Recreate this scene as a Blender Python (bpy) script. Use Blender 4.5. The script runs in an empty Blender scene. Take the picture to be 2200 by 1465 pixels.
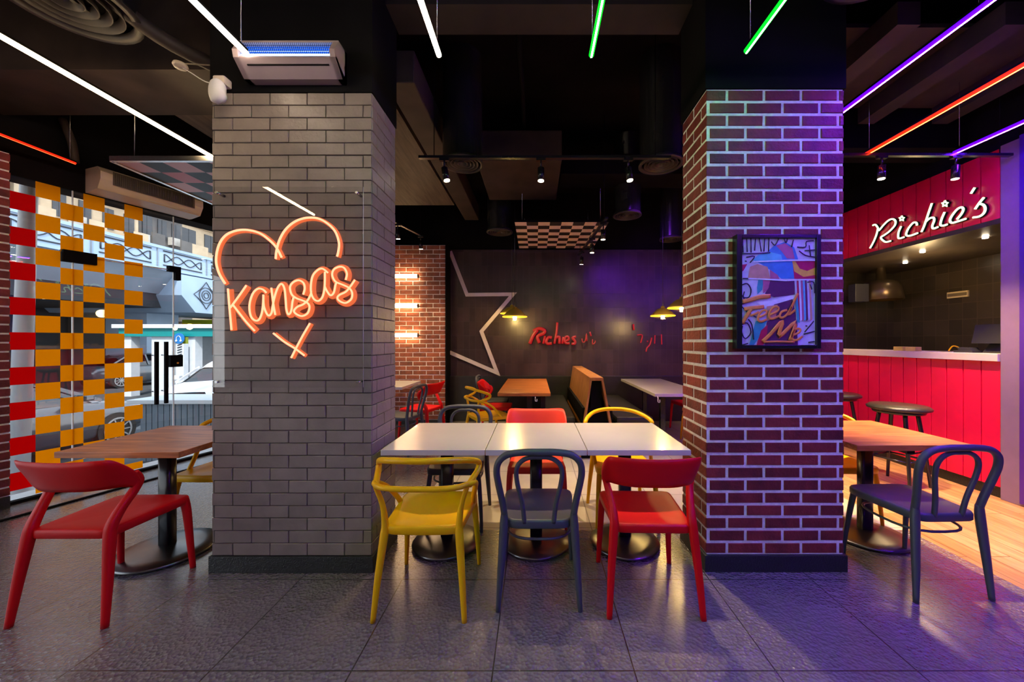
import bpy, bmesh, math, random
from mathutils import Vector, Matrix
random.seed(7)
SC = bpy.context.scene
COL = SC.collection
F, CX, CY, H = 795.0, 1150.0, 732.0, 1.40      # pinhole of the photograph: focal length, vanishing point (px), eye height (m)

# ------------------------------------------------------------------ camera, sky, sun, exposure
cam = bpy.data.cameras.new('camera'); camo = bpy.data.objects.new('camera', cam); COL.objects.link(camo)
cam.sensor_width = 36; cam.lens = 36*F/2200; cam.shift_x = -(CX-1100)/2200; cam.shift_y = (732.5-CY)/2200*-1
cam.clip_start = .05; cam.clip_end = 300
camo.location = (0, 0, H); camo.rotation_euler = (math.pi/2, 0, 0)
SC.camera = camo
SC.view_settings.view_transform = 'Standard'; SC.view_settings.look = 'None'
SC.view_settings.exposure = 1.0; SC.view_settings.gamma = 1.0; SC.view_settings.use_curve_mapping = False
W = bpy.data.worlds.new('sky'); SC.world = W; W.use_nodes = True
nt = W.node_tree; bg = nt.nodes['Background']
tc = nt.nodes.new('ShaderNodeTexCoord'); sp = nt.nodes.new('ShaderNodeSeparateXYZ'); rp = nt.nodes.new('ShaderNodeValToRGB')
nt.links.new(tc.outputs['Generated'], sp.inputs[0]); nt.links.new(sp.outputs['Z'], rp.inputs[0]); nt.links.new(rp.outputs[0], bg.inputs['Color'])
rp.color_ramp.elements[0].color = (.95, .96, 1, 1); rp.color_ramp.elements[1].color = (.55, .75, 1, 1)
bg.inputs['Strength'].default_value = 1.4
def light(name, kind, loc, energy, color, rot=(0, 0, 0), **kw):
    l = bpy.data.lights.new(name, kind); l.energy = energy; l.color = color
    for k, v in kw.items(): setattr(l, k, v)
    o = bpy.data.objects.new(name, l); COL.objects.link(o); o.location = loc; o.rotation_euler = rot
    return o
light('sun', 'SUN', (-20, 0, 30), 2.6, (1, .93, .82), rot=(math.radians(38), math.radians(20), 0), angle=math.radians(3))
try:
    SC.cycles.max_bounces = 7; SC.cycles.diffuse_bounces = 4; SC.cycles.glossy_bounces = 4
    SC.cycles.transparent_max_bounces = 12; SC.cycles.sample_clamp_indirect = 4.0; SC.cycles.use_denoising = True
    SC.cycles.caustics_reflective = False; SC.cycles.caustics_refractive = False
except Exception: pass

# ------------------------------------------------------------------ helpers
def at(px, py, Y): return Vector(((px-CX)/F*Y, Y, H+(CY-py)/F*Y))      # a point of the photo on the plane at depth Y
def on_x(px, py, X):                                                    # ... on the plane at side X
    Y = X*F/(px-CX); return Vector((X, Y, H+(CY-py)/F*Y))
M = {}
def mat(name, color, rough=.5, metal=0., noise=.0, nscale=8., bump=0., bscale=60., coat=0., spec=.5, emit=None, estr=0., island=0., alpha=None):
    m = bpy.data.materials.new(name); m.use_nodes = True; M[name] = m
    n = m.node_tree.nodes; L = m.node_tree.links; b = n['Principled BSDF']
    c = (*color, 1)
    b.inputs['Base Color'].default_value = c; b.inputs['Roughness'].default_value = rough; b.inputs['Metallic'].default_value = metal
    b.inputs['Specular IOR Level'].default_value = spec; b.inputs['Coat Weight'].default_value = coat
    if emit: b.inputs['Emission Color'].default_value = (*emit, 1); b.inputs['Emission Strength'].default_value = estr
    co = n.new('ShaderNodeTexCoord')
    if noise or island:
        last = None
        hsv = n.new('ShaderNodeHueSaturation'); hsv.inputs['Color'].default_value = c
        val = n.new('ShaderNodeMath'); val.operation = 'ADD'; val.inputs[0].default_value = 1; val.inputs[1].default_value = 0
        if noise:
            t = n.new('ShaderNodeTexNoise'); t.inputs['Scale'].default_value = nscale; t.inputs['Detail'].default_value = 6
            L.new(co.outputs['Object'], t.inputs['Vector'])
            mr = n.new('ShaderNodeMapRange'); mr.inputs[1].default_value = .3; mr.inputs[2].default_value = .7
            mr.inputs[3].default_value = 1-noise; mr.inputs[4].default_value = 1+noise
            L.new(t.outputs[0], mr.inputs[0]); L.new(mr.outputs[0], val.inputs[0])
        if island:
            g = n.new('ShaderNodeNewGeometry'); mi = n.new('ShaderNodeMapRange')
            mi.inputs[3].default_value = -island; mi.inputs[4].default_value = island
            L.new(g.outputs['Random Per Island'], mi.inputs[0]); L.new(mi.outputs[0], val.inputs[1])
        L.new(val.outputs[0], hsv.inputs['Value']); L.new(hsv.outputs[0], b.inputs['Base Color'])
    if bump:
        t2 = n.new('ShaderNodeTexNoise'); t2.inputs['Scale'].default_value = bscale; t2.inputs['Detail'].default_value = 4
        L.new(co.outputs['Object'], t2.inputs['Vector'])
        bp = n.new('ShaderNodeBump'); bp.inputs['Strength'].default_value = bump; bp.inputs['Distance'].default_value = .01
        L.new(t2.outputs[0], bp.inputs['Height']); L.new(bp.outputs[0], b.inputs['Normal'])
    return m
def glass(name, tint=(1, 1, 1), refl=.06, rough=0.0):
    m = bpy.data.materials.new(name); m.use_nodes = True; M[name] = m
    n = m.node_tree.nodes; L = m.node_tree.links; n.remove(n['Principled BSDF'])
    out = n['Material Output']; t = n.new('ShaderNodeBsdfTransparent'); g = n.new('ShaderNodeBsdfGlossy'); mx = n.new('ShaderNodeMixShader')
    t.inputs[0].default_value = (*tint, 1); g.inputs['Roughness'].default_value = rough
    mx.inputs[0].default_value = refl
    L.new(t.outputs[0], mx.inputs[1]); L.new(g.outputs[0], mx.inputs[2]); L.new(mx.outputs[0], out.inputs[0])
    return m
def wood(name, c1, c2, rough=.35, scale=(1.5, 14, 14), plank=None, axis='X', coat=.2):
    m = bpy.data.materials.new(name); m.use_nodes = True; M[name] = m
    n = m.node_tree.nodes; L = m.node_tree.links; b = n['Principled BSDF']
    co = n.new('ShaderNodeTexCoord'); mp = n.new('ShaderNodeMapping'); mp.inputs['Scale'].default_value = scale
    L.new(co.outputs['Object'], mp.inputs[0])
    t = n.new('ShaderNodeTexNoise'); t.inputs['Scale'].default_value = 2.2; t.inputs['Detail'].default_value = 8; t.inputs['Distortion'].default_value = .6
    L.new(mp.outputs[0], t.inputs['Vector'])
    r = n.new('ShaderNodeValToRGB'); r.color_ramp.elements[0].position = .35; r.color_ramp.elements[1].position = .68
    r.color_ramp.elements[0].color = (*c1, 1); r.color_ramp.elements[1].color = (*c2, 1)
    L.new(t.outputs[0], r.inputs[0]); colout = r.outputs[0]
    if plank:
        br = n.new('ShaderNodeTexBrick'); mp2 = n.new('ShaderNodeMapping')
        if axis == 'Y': mp2.inputs['Rotation'].default_value = (0, 0, math.pi/2)
        L.new(co.outputs['Object'], mp2.inputs[0]); L.new(mp2.outputs[0], br.inputs['Vector'])
        br.inputs['Scale'].default_value = 1; br.inputs['Brick Width'].default_value = plank[0]; br.inputs['Row Height'].default_value = plank[1]
        br.inputs['Mortar Size'].default_value = .003; br.inputs['Color1'].default_value = (1, 1, 1, 1); br.inputs['Color2'].default_value = (.72, .68, .62, 1); br.inputs['Mortar'].default_value = (.25, .2, .15, 1)
        mx = n.new('ShaderNodeMix'); mx.data_type = 'RGBA'; mx.blend_type = 'MULTIPLY'; mx.inputs[0].default_value = 1
        L.new(colout, mx.inputs[6]); L.new(br.outputs['Color'], mx.inputs[7]); colout = mx.outputs[2]
    L.new(colout, b.inputs['Base Color']); b.inputs['Roughness'].default_value = rough; b.inputs['Coat Weight'].default_value = coat; b.inputs['Coat Roughness'].default_value = .25
    return m
def tiles(name, c1, c2, mortar, bw, bh, ms, rough, axes='XZ', offset=.5, bump=.4, coat=0, nb=0., nbs=120., spec=.5, shift=(0, 0), shiftv=0., squash=1., noise=.25):
    """tiled surface: brick texture in two object axes with seams, per-tile tone and a fine relief"""
    m = bpy.data.materials.new(name); m.use_nodes = True; M[name] = m
    n = m.node_tree.nodes; L = m.node_tree.links; b = n['Principled BSDF']
    co = n.new('ShaderNodeTexCoord'); s = n.new('ShaderNodeSeparateXYZ'); cb = n.new('ShaderNodeCombineXYZ')
    L.new(co.outputs['Object'], s.inputs[0])
    for k, a in enumerate(axes):
        ad = n.new('ShaderNodeMath'); ad.inputs[1].default_value = shift[k]; L.new(s.outputs[a], ad.inputs[0]); L.new(ad.outputs[0], cb.inputs[k])
    br = n.new('ShaderNodeTexBrick'); L.new(cb.outputs[0], br.inputs['Vector'])
    br.offset = offset; br.squash = squash
    br.inputs['Scale'].default_value = 1; br.inputs['Brick Width'].default_value = bw; br.inputs['Row Height'].default_value = bh
    br.inputs['Mortar Size'].default_value = ms; br.inputs['Color1'].default_value = (*c1, 1); br.inputs['Color2'].default_value = (*c2, 1); br.inputs['Mortar'].default_value = (*mortar, 1)
    t = n.new('ShaderNodeTexNoise'); t.inputs['Scale'].default_value = 3; t.inputs['Detail'].default_value = 8; L.new(co.outputs['Object'], t.inputs['Vector'])
    mr = n.new('ShaderNodeMapRange'); mr.inputs[1].default_value = .15; mr.inputs[2].default_value = .85; mr.inputs[3].default_value = 1-noise*1.5; mr.inputs[4].default_value = 1+noise*1.5
    L.new(t.outputs[0], mr.inputs[0])
    hs = n.new('ShaderNodeHueSaturation'); L.new(br.outputs['Color'], hs.inputs['Color']); L.new(mr.outputs[0], hs.inputs['Value']); L.new(hs.outputs[0], b.inputs['Base Color'])
    inv = n.new('ShaderNodeMath'); inv.operation = 'SUBTRACT'; inv.inputs[0].default_value = 1; L.new(br.outputs['Fac'], inv.inputs[1])
    h = inv.outputs[0]
    if nb:
        v = n.new('ShaderNodeTexVoronoi'); v.inputs['Scale'].default_value = nbs; L.new(co.outputs['Object'], v.inputs['Vector'])
        t3 = n.new('ShaderNodeTexNoise'); t3.inputs['Scale'].default_value = nbs*.35; L.new(co.outputs['Object'], t3.inputs['Vector'])
        m1 = n.new('ShaderNodeMath'); m1.operation = 'MULTIPLY'; L.new(v.outputs['Distance'], m1.inputs[0]); L.new(t3.outputs[0], m1.inputs[1])
        ma = n.new('ShaderNodeMath'); ma.operation = 'MULTIPLY_ADD'; ma.inputs[1].default_value = nb; L.new(m1.outputs[0], ma.inputs[0]); L.new(h, ma.inputs[2]); h = ma.outputs[0]
        r2 = n.new('ShaderNodeMapRange'); r2.inputs[3].default_value = rough; r2.inputs[4].default_value = rough; L.new(t.outputs[0], r2.inputs[0]); L.new(r2.outputs[0], b.inputs['Roughness'])
    else: b.inputs['Roughness'].default_value = rough
    bp = n.new('ShaderNodeBump'); bp.inputs['Strength'].default_value = bump; bp.inputs['Distance'].default_value = .004
    L.new(h, bp.inputs['Height']); L.new(bp.outputs[0], b.inputs['Normal'])
    b.inputs['Coat Weight'].default_value = coat; b.inputs['Coat Roughness'].default_value = .22; b.inputs['Coat IOR'].default_value = 1.75; b.inputs['Specular IOR Level'].default_value = spec
    return m

def V(*a): return Vector(a)
def box(bm, x0, x1, y0, y1, z0, z1, bev=0, mi=0):
    g = bmesh.ops.create_cube(bm, size=1)['verts']
    for v in g:
        v.co = Vector(((x0+x1)/2+v.co.x*(x1-x0), (y0+y1)/2+v.co.y*(y1-y0), (z0+z1)/2+v.co.z*(z1-z0)))
    fs = set(f for v in g for f in v.link_faces)
    for f in fs: f.material_index = mi
    if bev:
        es = list(set(e for v in g for e in v.link_edges))
        r = bmesh.ops.bevel(bm, geom=es, offset=bev, segments=2, affect='EDGES', profile=.6)
        for f in r['faces']: f.material_index = mi
    return g
def obb(bm, p, q, w, t, up=(0, 0, 1), mi=0):
    """a bar from p to q, w wide and t thick"""
    p, q = Vector(p), Vector(q); d = (q-p).normalized(); u = Vector(up); s = d.cross(u)
    if s.length < 1e-4: s = d.cross(Vector((1, 0, 0)))
    s.normalize(); u = s.cross(d)
    vs = [bm.verts.new(c+s*a*w/2+u*b*t/2) for c in (p, q) for a, b in ((-1, -1), (1, -1), (1, 1), (-1, 1))]
    for f in ((3, 2, 1, 0), (4, 5, 6, 7), (0, 1, 5, 4), (1, 2, 6, 5), (2, 3, 7, 6), (3, 0, 4, 7)):
        bm.faces.new([vs[i] for i in f]).material_index = mi
def cyl(bm, p, q, r, r2=None, n=20, mi=0, caps=True):
    p, q = Vector(p), Vector(q); r2 = r if r2 is None else r2
    d = (q-p).normalized(); a = d.orthogonal().normalized(); b = d.cross(a)
    R = [[bm.verts.new(c+(a*math.cos(2*math.pi*k/n)+b*math.sin(2*math.pi*k/n))*rr) for k in range(n)] for c, rr in ((p, r), (q, r2))]
    for k in range(n):
        f = bm.faces.new((R[0][k], R[0][(k+1) % n], R[1][(k+1) % n], R[1][k])); f.smooth = True; f.material_index = mi
    if caps:
        bm.faces.new(R[0][::-1]).material_index = mi; bm.faces.new(R[1]).material_index = mi
def lathe(bm, c, prof, n=32, mi=0, smooth=True):
    """profile (r, z) turned about the vertical through c"""
    c = Vector(c); rings = []
    for r, z in prof:
        rings.append([bm.verts.new(c+Vector((r*math.cos(2*math.pi*k/n), r*math.sin(2*math.pi*k/n), z))) for k in range(n)] if r > 1e-5 else [bm.verts.new(c+Vector((0, 0, z)))])
    for A, B in zip(rings, rings[1:]):
        for k in range(n):
            k2 = (k+1) % n
            if len(A) == 1 and len(B) == 1: continue
            vs = (A[0], B[k2], B[k]) if len(A) == 1 else ((A[k], A[k2], B[0]) if len(B) == 1 else (A[k], A[k2], B[k2], B[k]))
            f = bm.faces.new(vs); f.smooth = smooth; f.material_index = mi
def cat(pts, res=5):
    """Catmull-Rom through tuples of any length"""
    P = [tuple(p) for p in pts]; out = []
    for i in range(len(P)-1):
        a, b, c, d = P[max(i-1, 0)], P[i], P[i+1], P[min(i+2, len(P)-1)]
        for k in range(res):
            t = k/res
            out.append(tuple(.5*((2*B)+(-A+C)*t+(2*A-5*B+4*C-D)*t*t+(-A+3*B-3*C+D)*t**3) for A, B, C, D in zip(a, b, c, d)))
    out.append(P[-1]); return out
def sweep(bm, pts, size=.01, n=10, res=5, ref=(0, 1, 0), power=2., mi=0, round_ends=True):
    """a tube through pts; each may carry its own half sizes (x, y, z, a, b): a across ref, b along it"""
    P = []
    for p in pts:
        p = tuple(p); s = (size, size) if not isinstance(size, tuple) else size
        P.append(p if len(p) == 5 else p[:3]+s)
    if res > 1 and len(P) > 2: P = cat(P, res)
    ref = Vector(ref); rings = []; N = len(P)
    for i, p in enumerate(P):
        a, b = Vector(P[max(i-1, 0)][:3]), Vector(P[min(i+1, N-1)][:3]); T = (b-a)
        T = T.normalized() if T.length > 1e-8 else Vector((0, 0, 1))
        S = T.cross(ref)
        if S.length < .05: S = T.cross(Vector((.3, .2, 1)))
        S.normalize()
        if rings and S.dot(lastS) < 0: S = -S
        lastS = S; U = S.cross(T); ring = []
        for k in range(n):
            th = 2*math.pi*(k+.5)/n; cs, sn = math.cos(th), math.sin(th)
            x = math.copysign(abs(cs)**(2/power), cs)*p[3]; y = math.copysign(abs(sn)**(2/power), sn)*p[4]
            ring.append(bm.verts.new(Vector(p[:3])+S*x+U*y))
        rings.append(ring)
    for A, B in zip(rings, rings[1:]):
        for k in range(n):
            f = bm.faces.new((A[k], A[(k+1) % n], B[(k+1) % n], B[k])); f.smooth = True; f.material_index = mi
    for R, rev in ((rings[0], 1), (rings[-1], 0)):
        f = bm.faces.new(R[::-1] if rev else R); f.material_index = mi
def sheet(bm, cols, m=6, t=.014, mi=0):
    """a curved panel of thickness t; cols = list of (bottom, top) points along its width"""
    cols = [tuple(b)+tuple(a) for b, a in cols]; cols = cat(cols, 4)
    G = [[Vector(c[:3]).lerp(Vector(c[3:]), j/m) for j in range(m+1)] for c in cols]
    nx = len(G); F_, B_ = [], []
    for i in range(nx):
        fr, bk = [], []
        for j in range(m+1):
            du = G[min(i+1, nx-1)][j]-G[max(i-1, 0)][j]; dv = G[i][min(j+1, m)]-G[i][max(j-1, 0)]
            nn = du.cross(dv).normalized(); e = .35 if j in (0, m) else 1.
            fr.append(bm.verts.new(G[i][j]+nn*t/2*e)); bk.append(bm.verts.new(G[i][j]-nn*t/2*e))
        F_.append(fr); B_.append(bk)
    def q(a, b, c, d):
        f = bm.faces.new((a, b, c, d)); f.smooth = True; f.material_index = mi
    for i in range(nx-1):
        for j in range(m):
            q(F_[i][j], F_[i+1][j], F_[i+1][j+1], F_[i][j+1]); q(B_[i][j+1], B_[i+1][j+1], B_[i+1][j], B_[i][j])
        q(F_[i][0], B_[i][0], B_[i+1][0], F_[i+1][0]); q(F_[i+1][m], B_[i+1][m], B_[i][m], F_[i][m])
    for i in (0, nx-1):
        for j in range(m): q(F_[i][j], F_[i][j+1], B_[i][j+1], B_[i][j])
def poly(bm, pts, mi=0):
    f = bm.faces.new([bm.verts.new(Vector(p)) for p in pts]); f.material_index = mi; return f
def prism(bm, pts, d, mi=0):
    """a flat outline pushed along d"""
    a = [bm.verts.new(Vector(p)) for p in pts]; b = [bm.verts.new(Vector(p)+Vector(d)) for p in pts]; n = len(a)
    fs = [bm.faces.new(a[::-1]), bm.faces.new(b)]+[bm.faces.new((a[k], a[(k+1) % n], b[(k+1) % n], b[k])) for k in range(n)]
    for f in fs: f.material_index = mi
def obj(name, bm, m, parent=None, label=None, loc=None, recalc=True):
    me = bpy.data.meshes.new(name)
    if recalc: bmesh.ops.recalc_face_normals(bm, faces=bm.faces)
    bm.to_mesh(me); bm.free()
    for x in (m if isinstance(m, (list, tuple)) else [m]): me.materials.append(M[x] if isinstance(x, str) else x)
    o = bpy.data.objects.new(name, me); COL.objects.link(o)
    if loc: o.location = loc
    if parent: o.parent = parent
    if label: o['label'] = label
    return o
def B(): return bmesh.new()
def tag(o, label, cat_, group=None, kind=None):
    o['label'] = label; o['category'] = cat_
    if group: o['group'] = group
    if kind: o['kind'] = kind
    return o
def thing(name, label, cat_, loc=(0, 0, 0), rz=0., group=None, kind=None):
    o = bpy.data.objects.new(name, None); COL.objects.link(o); o.location = loc; o.rotation_euler = (0, 0, rz); o.empty_display_size = .1
    return tag(o, label, cat_, group, kind)
def dup(root, label, loc, rz=0., group=None, tilt=None):
    r = root.copy(); COL.objects.link(r); r.location = loc; r.rotation_euler = (0, 0, rz); r['label'] = label
    if tilt: r.rotation_euler = tilt
    if group: r['group'] = group
    for ch in list(root.children):
        c = ch.copy(); COL.objects.link(c); c.parent = r
        for g in list(ch.children):
            d = g.copy(); COL.objects.link(d); d.parent = c
    return r
def struct(name, bm, m, label, cat_): return tag(obj(name, bm, m), label, cat_, kind='structure')

# ------------------------------------------------------------------ materials
mat('black_paint', (.006, .0055, .006), .8, spec=.06, noise=.3, nscale=3)
mat('black_ceiling', (.006, .005, .0055), .9, spec=.05, noise=.5, nscale=2, bump=.3, bscale=15)
mat('brown_duct', (.040, .027, .022), .6, spec=.3, noise=.35, nscale=4)
mat('grey_brick', (.24, .190, .158), .42, noise=.12, nscale=9, bump=.25, bscale=45, island=.09)
mat('grey_joint_shade', (.07, .06, .055), .7, noise=.2)  # joints share the taupe paint; their shadow is put into this colour
mat('red_brick', (.17, .020, .016), .62, noise=.3, nscale=14, bump=.5, bscale=70, island=.28)
mat('back_brick', (.22, .055, .022), .6, noise=.3, nscale=14, bump=.5, bscale=70, island=.3)
mat('pale_mortar', (.78, .74, .70), .8, noise=.15, nscale=20, bump=.5, bscale=80)
mat('black_skirting', (.012, .013, .013), .45, bump=.6, bscale=120)
tiles('dark_floor_tile', (.185, .155, .155), (.162, .138, .138), (.02, .018, .018), .6, .6, .003, .26, axes='XY', offset=0, bump=.9, nb=6., nbs=62, coat=1., shift=(.18, .83), noise=.10)
tiles('light_floor_tile', (.50, .44, .36), (.46, .40, .33), (.20, .17, .14), .6, .6, .004, .4, axes='XY', offset=0, bump=.2, shift=(.18, .83), noise=.15)
wood('oak_floor', (.46, .22, .08), (.68, .38, .16), .38, scale=(14, 1.2, 14), plank=(1.2, .14), axis='Y')
wood('walnut_top', (.38, .10, .022), (.70, .24, .06), .33, scale=(1.4, 12, 12), coat=0.)
wood('booth_wood', (.36, .13, .03), (.60, .26, .07), .35, scale=(12, 12, 1.5), coat=.4)
wood('duct_wood', (.045, .030, .022), (.10, .07, .05), .6, scale=(12, 1.2, 12), coat=0)
mat('white_top', (.52, .48, .45), .22, noise=.04, nscale=3, coat=.3)
mat('table_black', (.012, .012, .013), .22, noise=.2, nscale=5)
mat('base_metal', (.20, .20, .21), .3, metal=1., noise=.1); mat('red_plastic', (.62, .002, .005), .42, noise=.05, nscale=4, spec=.25)
mat('red_plastic_lit', (.80, .05, .03), .42, noise=.05, nscale=4, spec=.25)  # red chair plastic with warm orange light put into its colour
mat('yellow_plastic', (.86, .46, .0), .4, noise=.05, nscale=4, spec=.3)
mat('grey_plastic', (.060, .062, .078), .42, noise=.06, nscale=4)
mat('dark_plastic', (.03, .03, .034), .42, noise=.06, nscale=4)
mat('black_leather', (.020, .018, .016), .28, noise=.2, nscale=12, bump=.3, bscale=180)
tiles('wall_tile', (.060, .036, .040), (.038, .025, .028), (.055, .040, .045), .105, .245, .004, .30, axes='XZ', offset=0, bump=.8, shift=(0, -.02), noise=.35)
tiles('kitchen_tile', (.055, .040, .026), (.035, .026, .018), (.075, .055, .035), .16, .21, .004, .28, axes='YZ', offset=0, bump=.6, noise=.2)
tiles('kitchen_tile_end', (.055, .040, .026), (.035, .026, .018), (.075, .055, .035), .16, .21, .004, .28, axes='XZ', offset=0, bump=.6, noise=.2)
mat('star_paint', (.62, .55, .56), .6, noise=.06, nscale=10)
mat('red_board', (.72, .002, .055), .38, noise=.08, nscale=5, coat=.2)
mat('counter_top', (.62, .50, .47), .3, noise=.05)
mat('white_metal', (.62, .60, .58), .4, noise=.04)
mat('killer_metal_shade', (.34, .26, .28), .5, noise=.04); mat('cream_metal', (.62, .52, .42), .45, noise=.04)  # insect killer's white metal darkened: unlit shade put into its colour
mat('dark_grille', (.09, .075, .055), .5, noise=.1)
mat('diffuser_metal', (.035, .03, .028), .45, metal=.2, noise=.1)
mat('steel', (.55, .55, .56), .25, metal=1.)
mat('lilac_paint', (.22, .14, .22), .55, noise=.05)
mat('violet_paint', (.07, .015, .25), .45, noise=.05)
def vinyl(name, c):
    m = mat(name, c, .5, noise=.02, spec=.2); n = m.node_tree.nodes; L = m.node_tree.links
    tr = n.new('ShaderNodeBsdfTranslucent'); tr.inputs[0].default_value = (*c, 1); mx = n.new('ShaderNodeMixShader'); mx.inputs[0].default_value = .8
    L.new(n['Principled BSDF'].outputs[0], mx.inputs[1]); L.new(tr.outputs[0], mx.inputs[2]); L.new(mx.outputs[0], n['Material Output'].inputs[0])
vinyl('orange_vinyl', (1, .52, .0)); vinyl('red_vinyl', (.80, .0, .012))
mat('white_vinyl', (.8, .8, .8), .4)
glass('clear_glass', (.97, .985, .98), .05); glass('acrylic', (.985, .985, .985), .07)
glass('dark_car_glass', (.10, .12, .14), .12)
def em(name, c, s): return mat(name, (.02, .02, .02), .4, emit=c, estr=s)
em('glow_white', (1, .80, .56), 17); em('glow_warm', (1, .70, .36), 19); em('glow_green', (.0, 1, .012), 1.6); em('glow_green_led', (.10, 1, .12), 55)
em('glow_violet', (.045, .0, 1), 2.4); em('glow_violet_led', (.15, .01, 1), 420); em('glow_red', (1, .012, .0), 1.6); em('glow_red_led', (1, .05, .01), 30); em('glow_red_dim', (1, .01, .002), 1.3); em('glow_red_dim_led', (1, .05, .01), 6)
em('glow_spot', (1, .82, .55), 28); em('glow_lamp', (1, .68, .34), 14); em('glow_bulb', (1, .78, .25), 18)
em('glow_blue', (.005, .10, .75), .7); em('glow_uv', (.45, .72, 1), 5)
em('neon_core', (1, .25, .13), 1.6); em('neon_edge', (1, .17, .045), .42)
em('sign_white', (.62, 1, .48), 1.2); em('back_neon', (1, .0, .012), .20); em('led_bar', (.8, .9, 1), 4)
em('display', (.1, .3, .2), .6)

# ================================================================== SETTING
WX = lambda Y, off=0.: -5.55+.326*Y+off                      # the window wall runs at an angle: its inner face at depth Y
wd = Vector((.326, 1, 0)).normalized(); wn = Vector((wd.y, -wd.x, 0))   # along it, and into the room
def wpt(Y, z, off=0.): return Vector((WX(Y), Y, z))+wn*off
# floors
bm = B(); poly(bm, [(-7.5, -4.2, 0), (2.75, -4.2, 0), (2.75, 2.74, 0), (-.97, 2.74, 0), (-.97, 6.7, 0), (WX(6.7)-.05, 6.7, 0), (WX(-4.2)-.05, -4.2, 0)][1:] )
r = bmesh.ops.extrude_face_region(bm, geom=bm.faces[:]); [setattr(v, 'co', v.co+Vector((0, 0, -.12))) for v in r['geom'] if isinstance(v, bmesh.types.BMVert)]
struct('floor', bm, 'dark_floor_tile', 'dark grey embossed large floor tiles in the front of the room', 'floor')
bm = B(); box(bm, -.97, 2.75, 2.74, 6.7, -.12, .0); struct('light_floor', bm, 'light_floor_tile', 'pale beige tiled floor behind the white tables', 'floor')
bm = B(); box(bm, 2.75, 6.2, -4.2, 6.7, -.12, .0); struct('wood_floor', bm, 'oak_floor', 'light oak plank floor before the red counter', 'floor')
# ceiling
bm = B(); box(bm, -7.2, 6.2, -4.2, 6.9, 4.0, 4.15); struct('ceiling', bm, 'black_ceiling', 'black painted high ceiling', 'ceiling')
# back wall with its skirting ledge
bm = B(); box(bm, -1.497, 4.3, 6.5, 6.7, 0, 3.0); struct('wall_back', bm, 'wall_tile', 'dark glossy vertical tile wall behind the booths', 'wall')
bm = B(); box(bm, -4.2, 6.2, 6.52, 6.72, 3.0, 4.0); struct('wall_back_top', bm, 'black_paint', 'black upper wall above the dark tiles', 'wall')
bm = B(); box(bm, -1.49, 4.1, 6.44, 6.5, 0, .785, bev=.006); struct('trim_1', bm, 'black_leather', 'black upholstered dado below the star wall', 'trim')
# wall behind the camera
bm = B(); box(bm, -7.2, 6.2, -4.35, -4.2, 0, 4.1); struct('wall_front', bm, mat('warm_wall', (.25, .17, .14), .7, noise=.2), 'brown wall on the near side of the room', 'wall')
# header over the windows and rest of the window wall
bm = B()
for a, b, z0, z1 in ((-4.2, 6.7, 2.83, 4.0), (5.0, 6.7, 0, 2.83)):
    p, q = wpt(a, 0), wpt(b, 0)
    prism(bm, [(p.x, p.y, z0), (q.x, q.y, z0), (q.x, q.y, z1), (p.x, p.y, z1)], -wn*.25)
struct('wall_left', bm, 'black_paint', 'black wall over the street windows', 'wall')
bm = B(); p, q = wpt(2.6, 0, .44), wpt(5.0, 0, .44)
prism(bm, [(p.x, p.y, .0), (q.x, q.y, .0), (q.x, q.y, .012), (p.x, p.y, .012)], wn*.03)
struct('trim_2', bm, 'black_paint', 'dark metal strip in the floor along the shopfront', 'trim')
bm = B(); p, q = wpt(-4.2, 0, .0), wpt(5.0, 0, .0)
prism(bm, [(p.x, p.y, .0), (q.x, q.y, .0), (q.x, q.y, .025), (p.x, p.y, .025)], wn*.06)
struct('baseboard_left', bm, 'black_paint', 'low black rail under the shopfront glass', 'baseboard')

# bricks ------------------------------------------------------------
def brick_face(bm, o, u, nrm, w, h, gap, dep, off=0., bw=.2253, ch=.0757, bmi=0):
    """courses of bricks with worn corners on a face: origin o, along u, facing nrm"""
    o, u, nrm = Vector(o), Vector(u), Vector(nrm); nrow = int(h/ch+.5); ch = h/nrow; up = Vector((0, 0, 1))
    for r in range(nrow):
        x = -off-(bw/2 if r % 2 else 0)
        while x < w-.004:
            a, b = max(x, 0)+(gap/2 if x > 0 else 0), min(x+bw, w)-(gap/2 if x+bw < w else 0); x += bw
            if b-a < .015: continue
            z0, z1 = r*ch+gap/2, (r+1)*ch-gap/2; j = lambda s=.0012: random.uniform(-s, s)
            base = [bm.verts.new(o+u*p+up*q) for p, q in ((a, z0), (b, z0), (b, z1), (a, z1))]
            c = .0022; d = dep+j(.0012)
            mid = [bm.verts.new(o+u*(p+j())+up*(q+j())+nrm*d*.6) for p, q in ((a, z0), (b, z0), (b, z1), (a, z1))]
            fr = [bm.verts.new(o+u*(p+j())+up*(q+j())+nrm*(d+j(.0007))) for p, q in ((a+c, z0+c), (b-c, z0+c), (b-c, z1-c), (a+c, z1-c))]
            for A, Bq in ((base, mid), (mid, fr)):
                for k in range(4): bm.faces.new((A[k], A[(k+1) % 4], Bq[(k+1) % 4], Bq[k])).material_index = bmi
            bm.faces.new(fr).material_index = bmi
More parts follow.
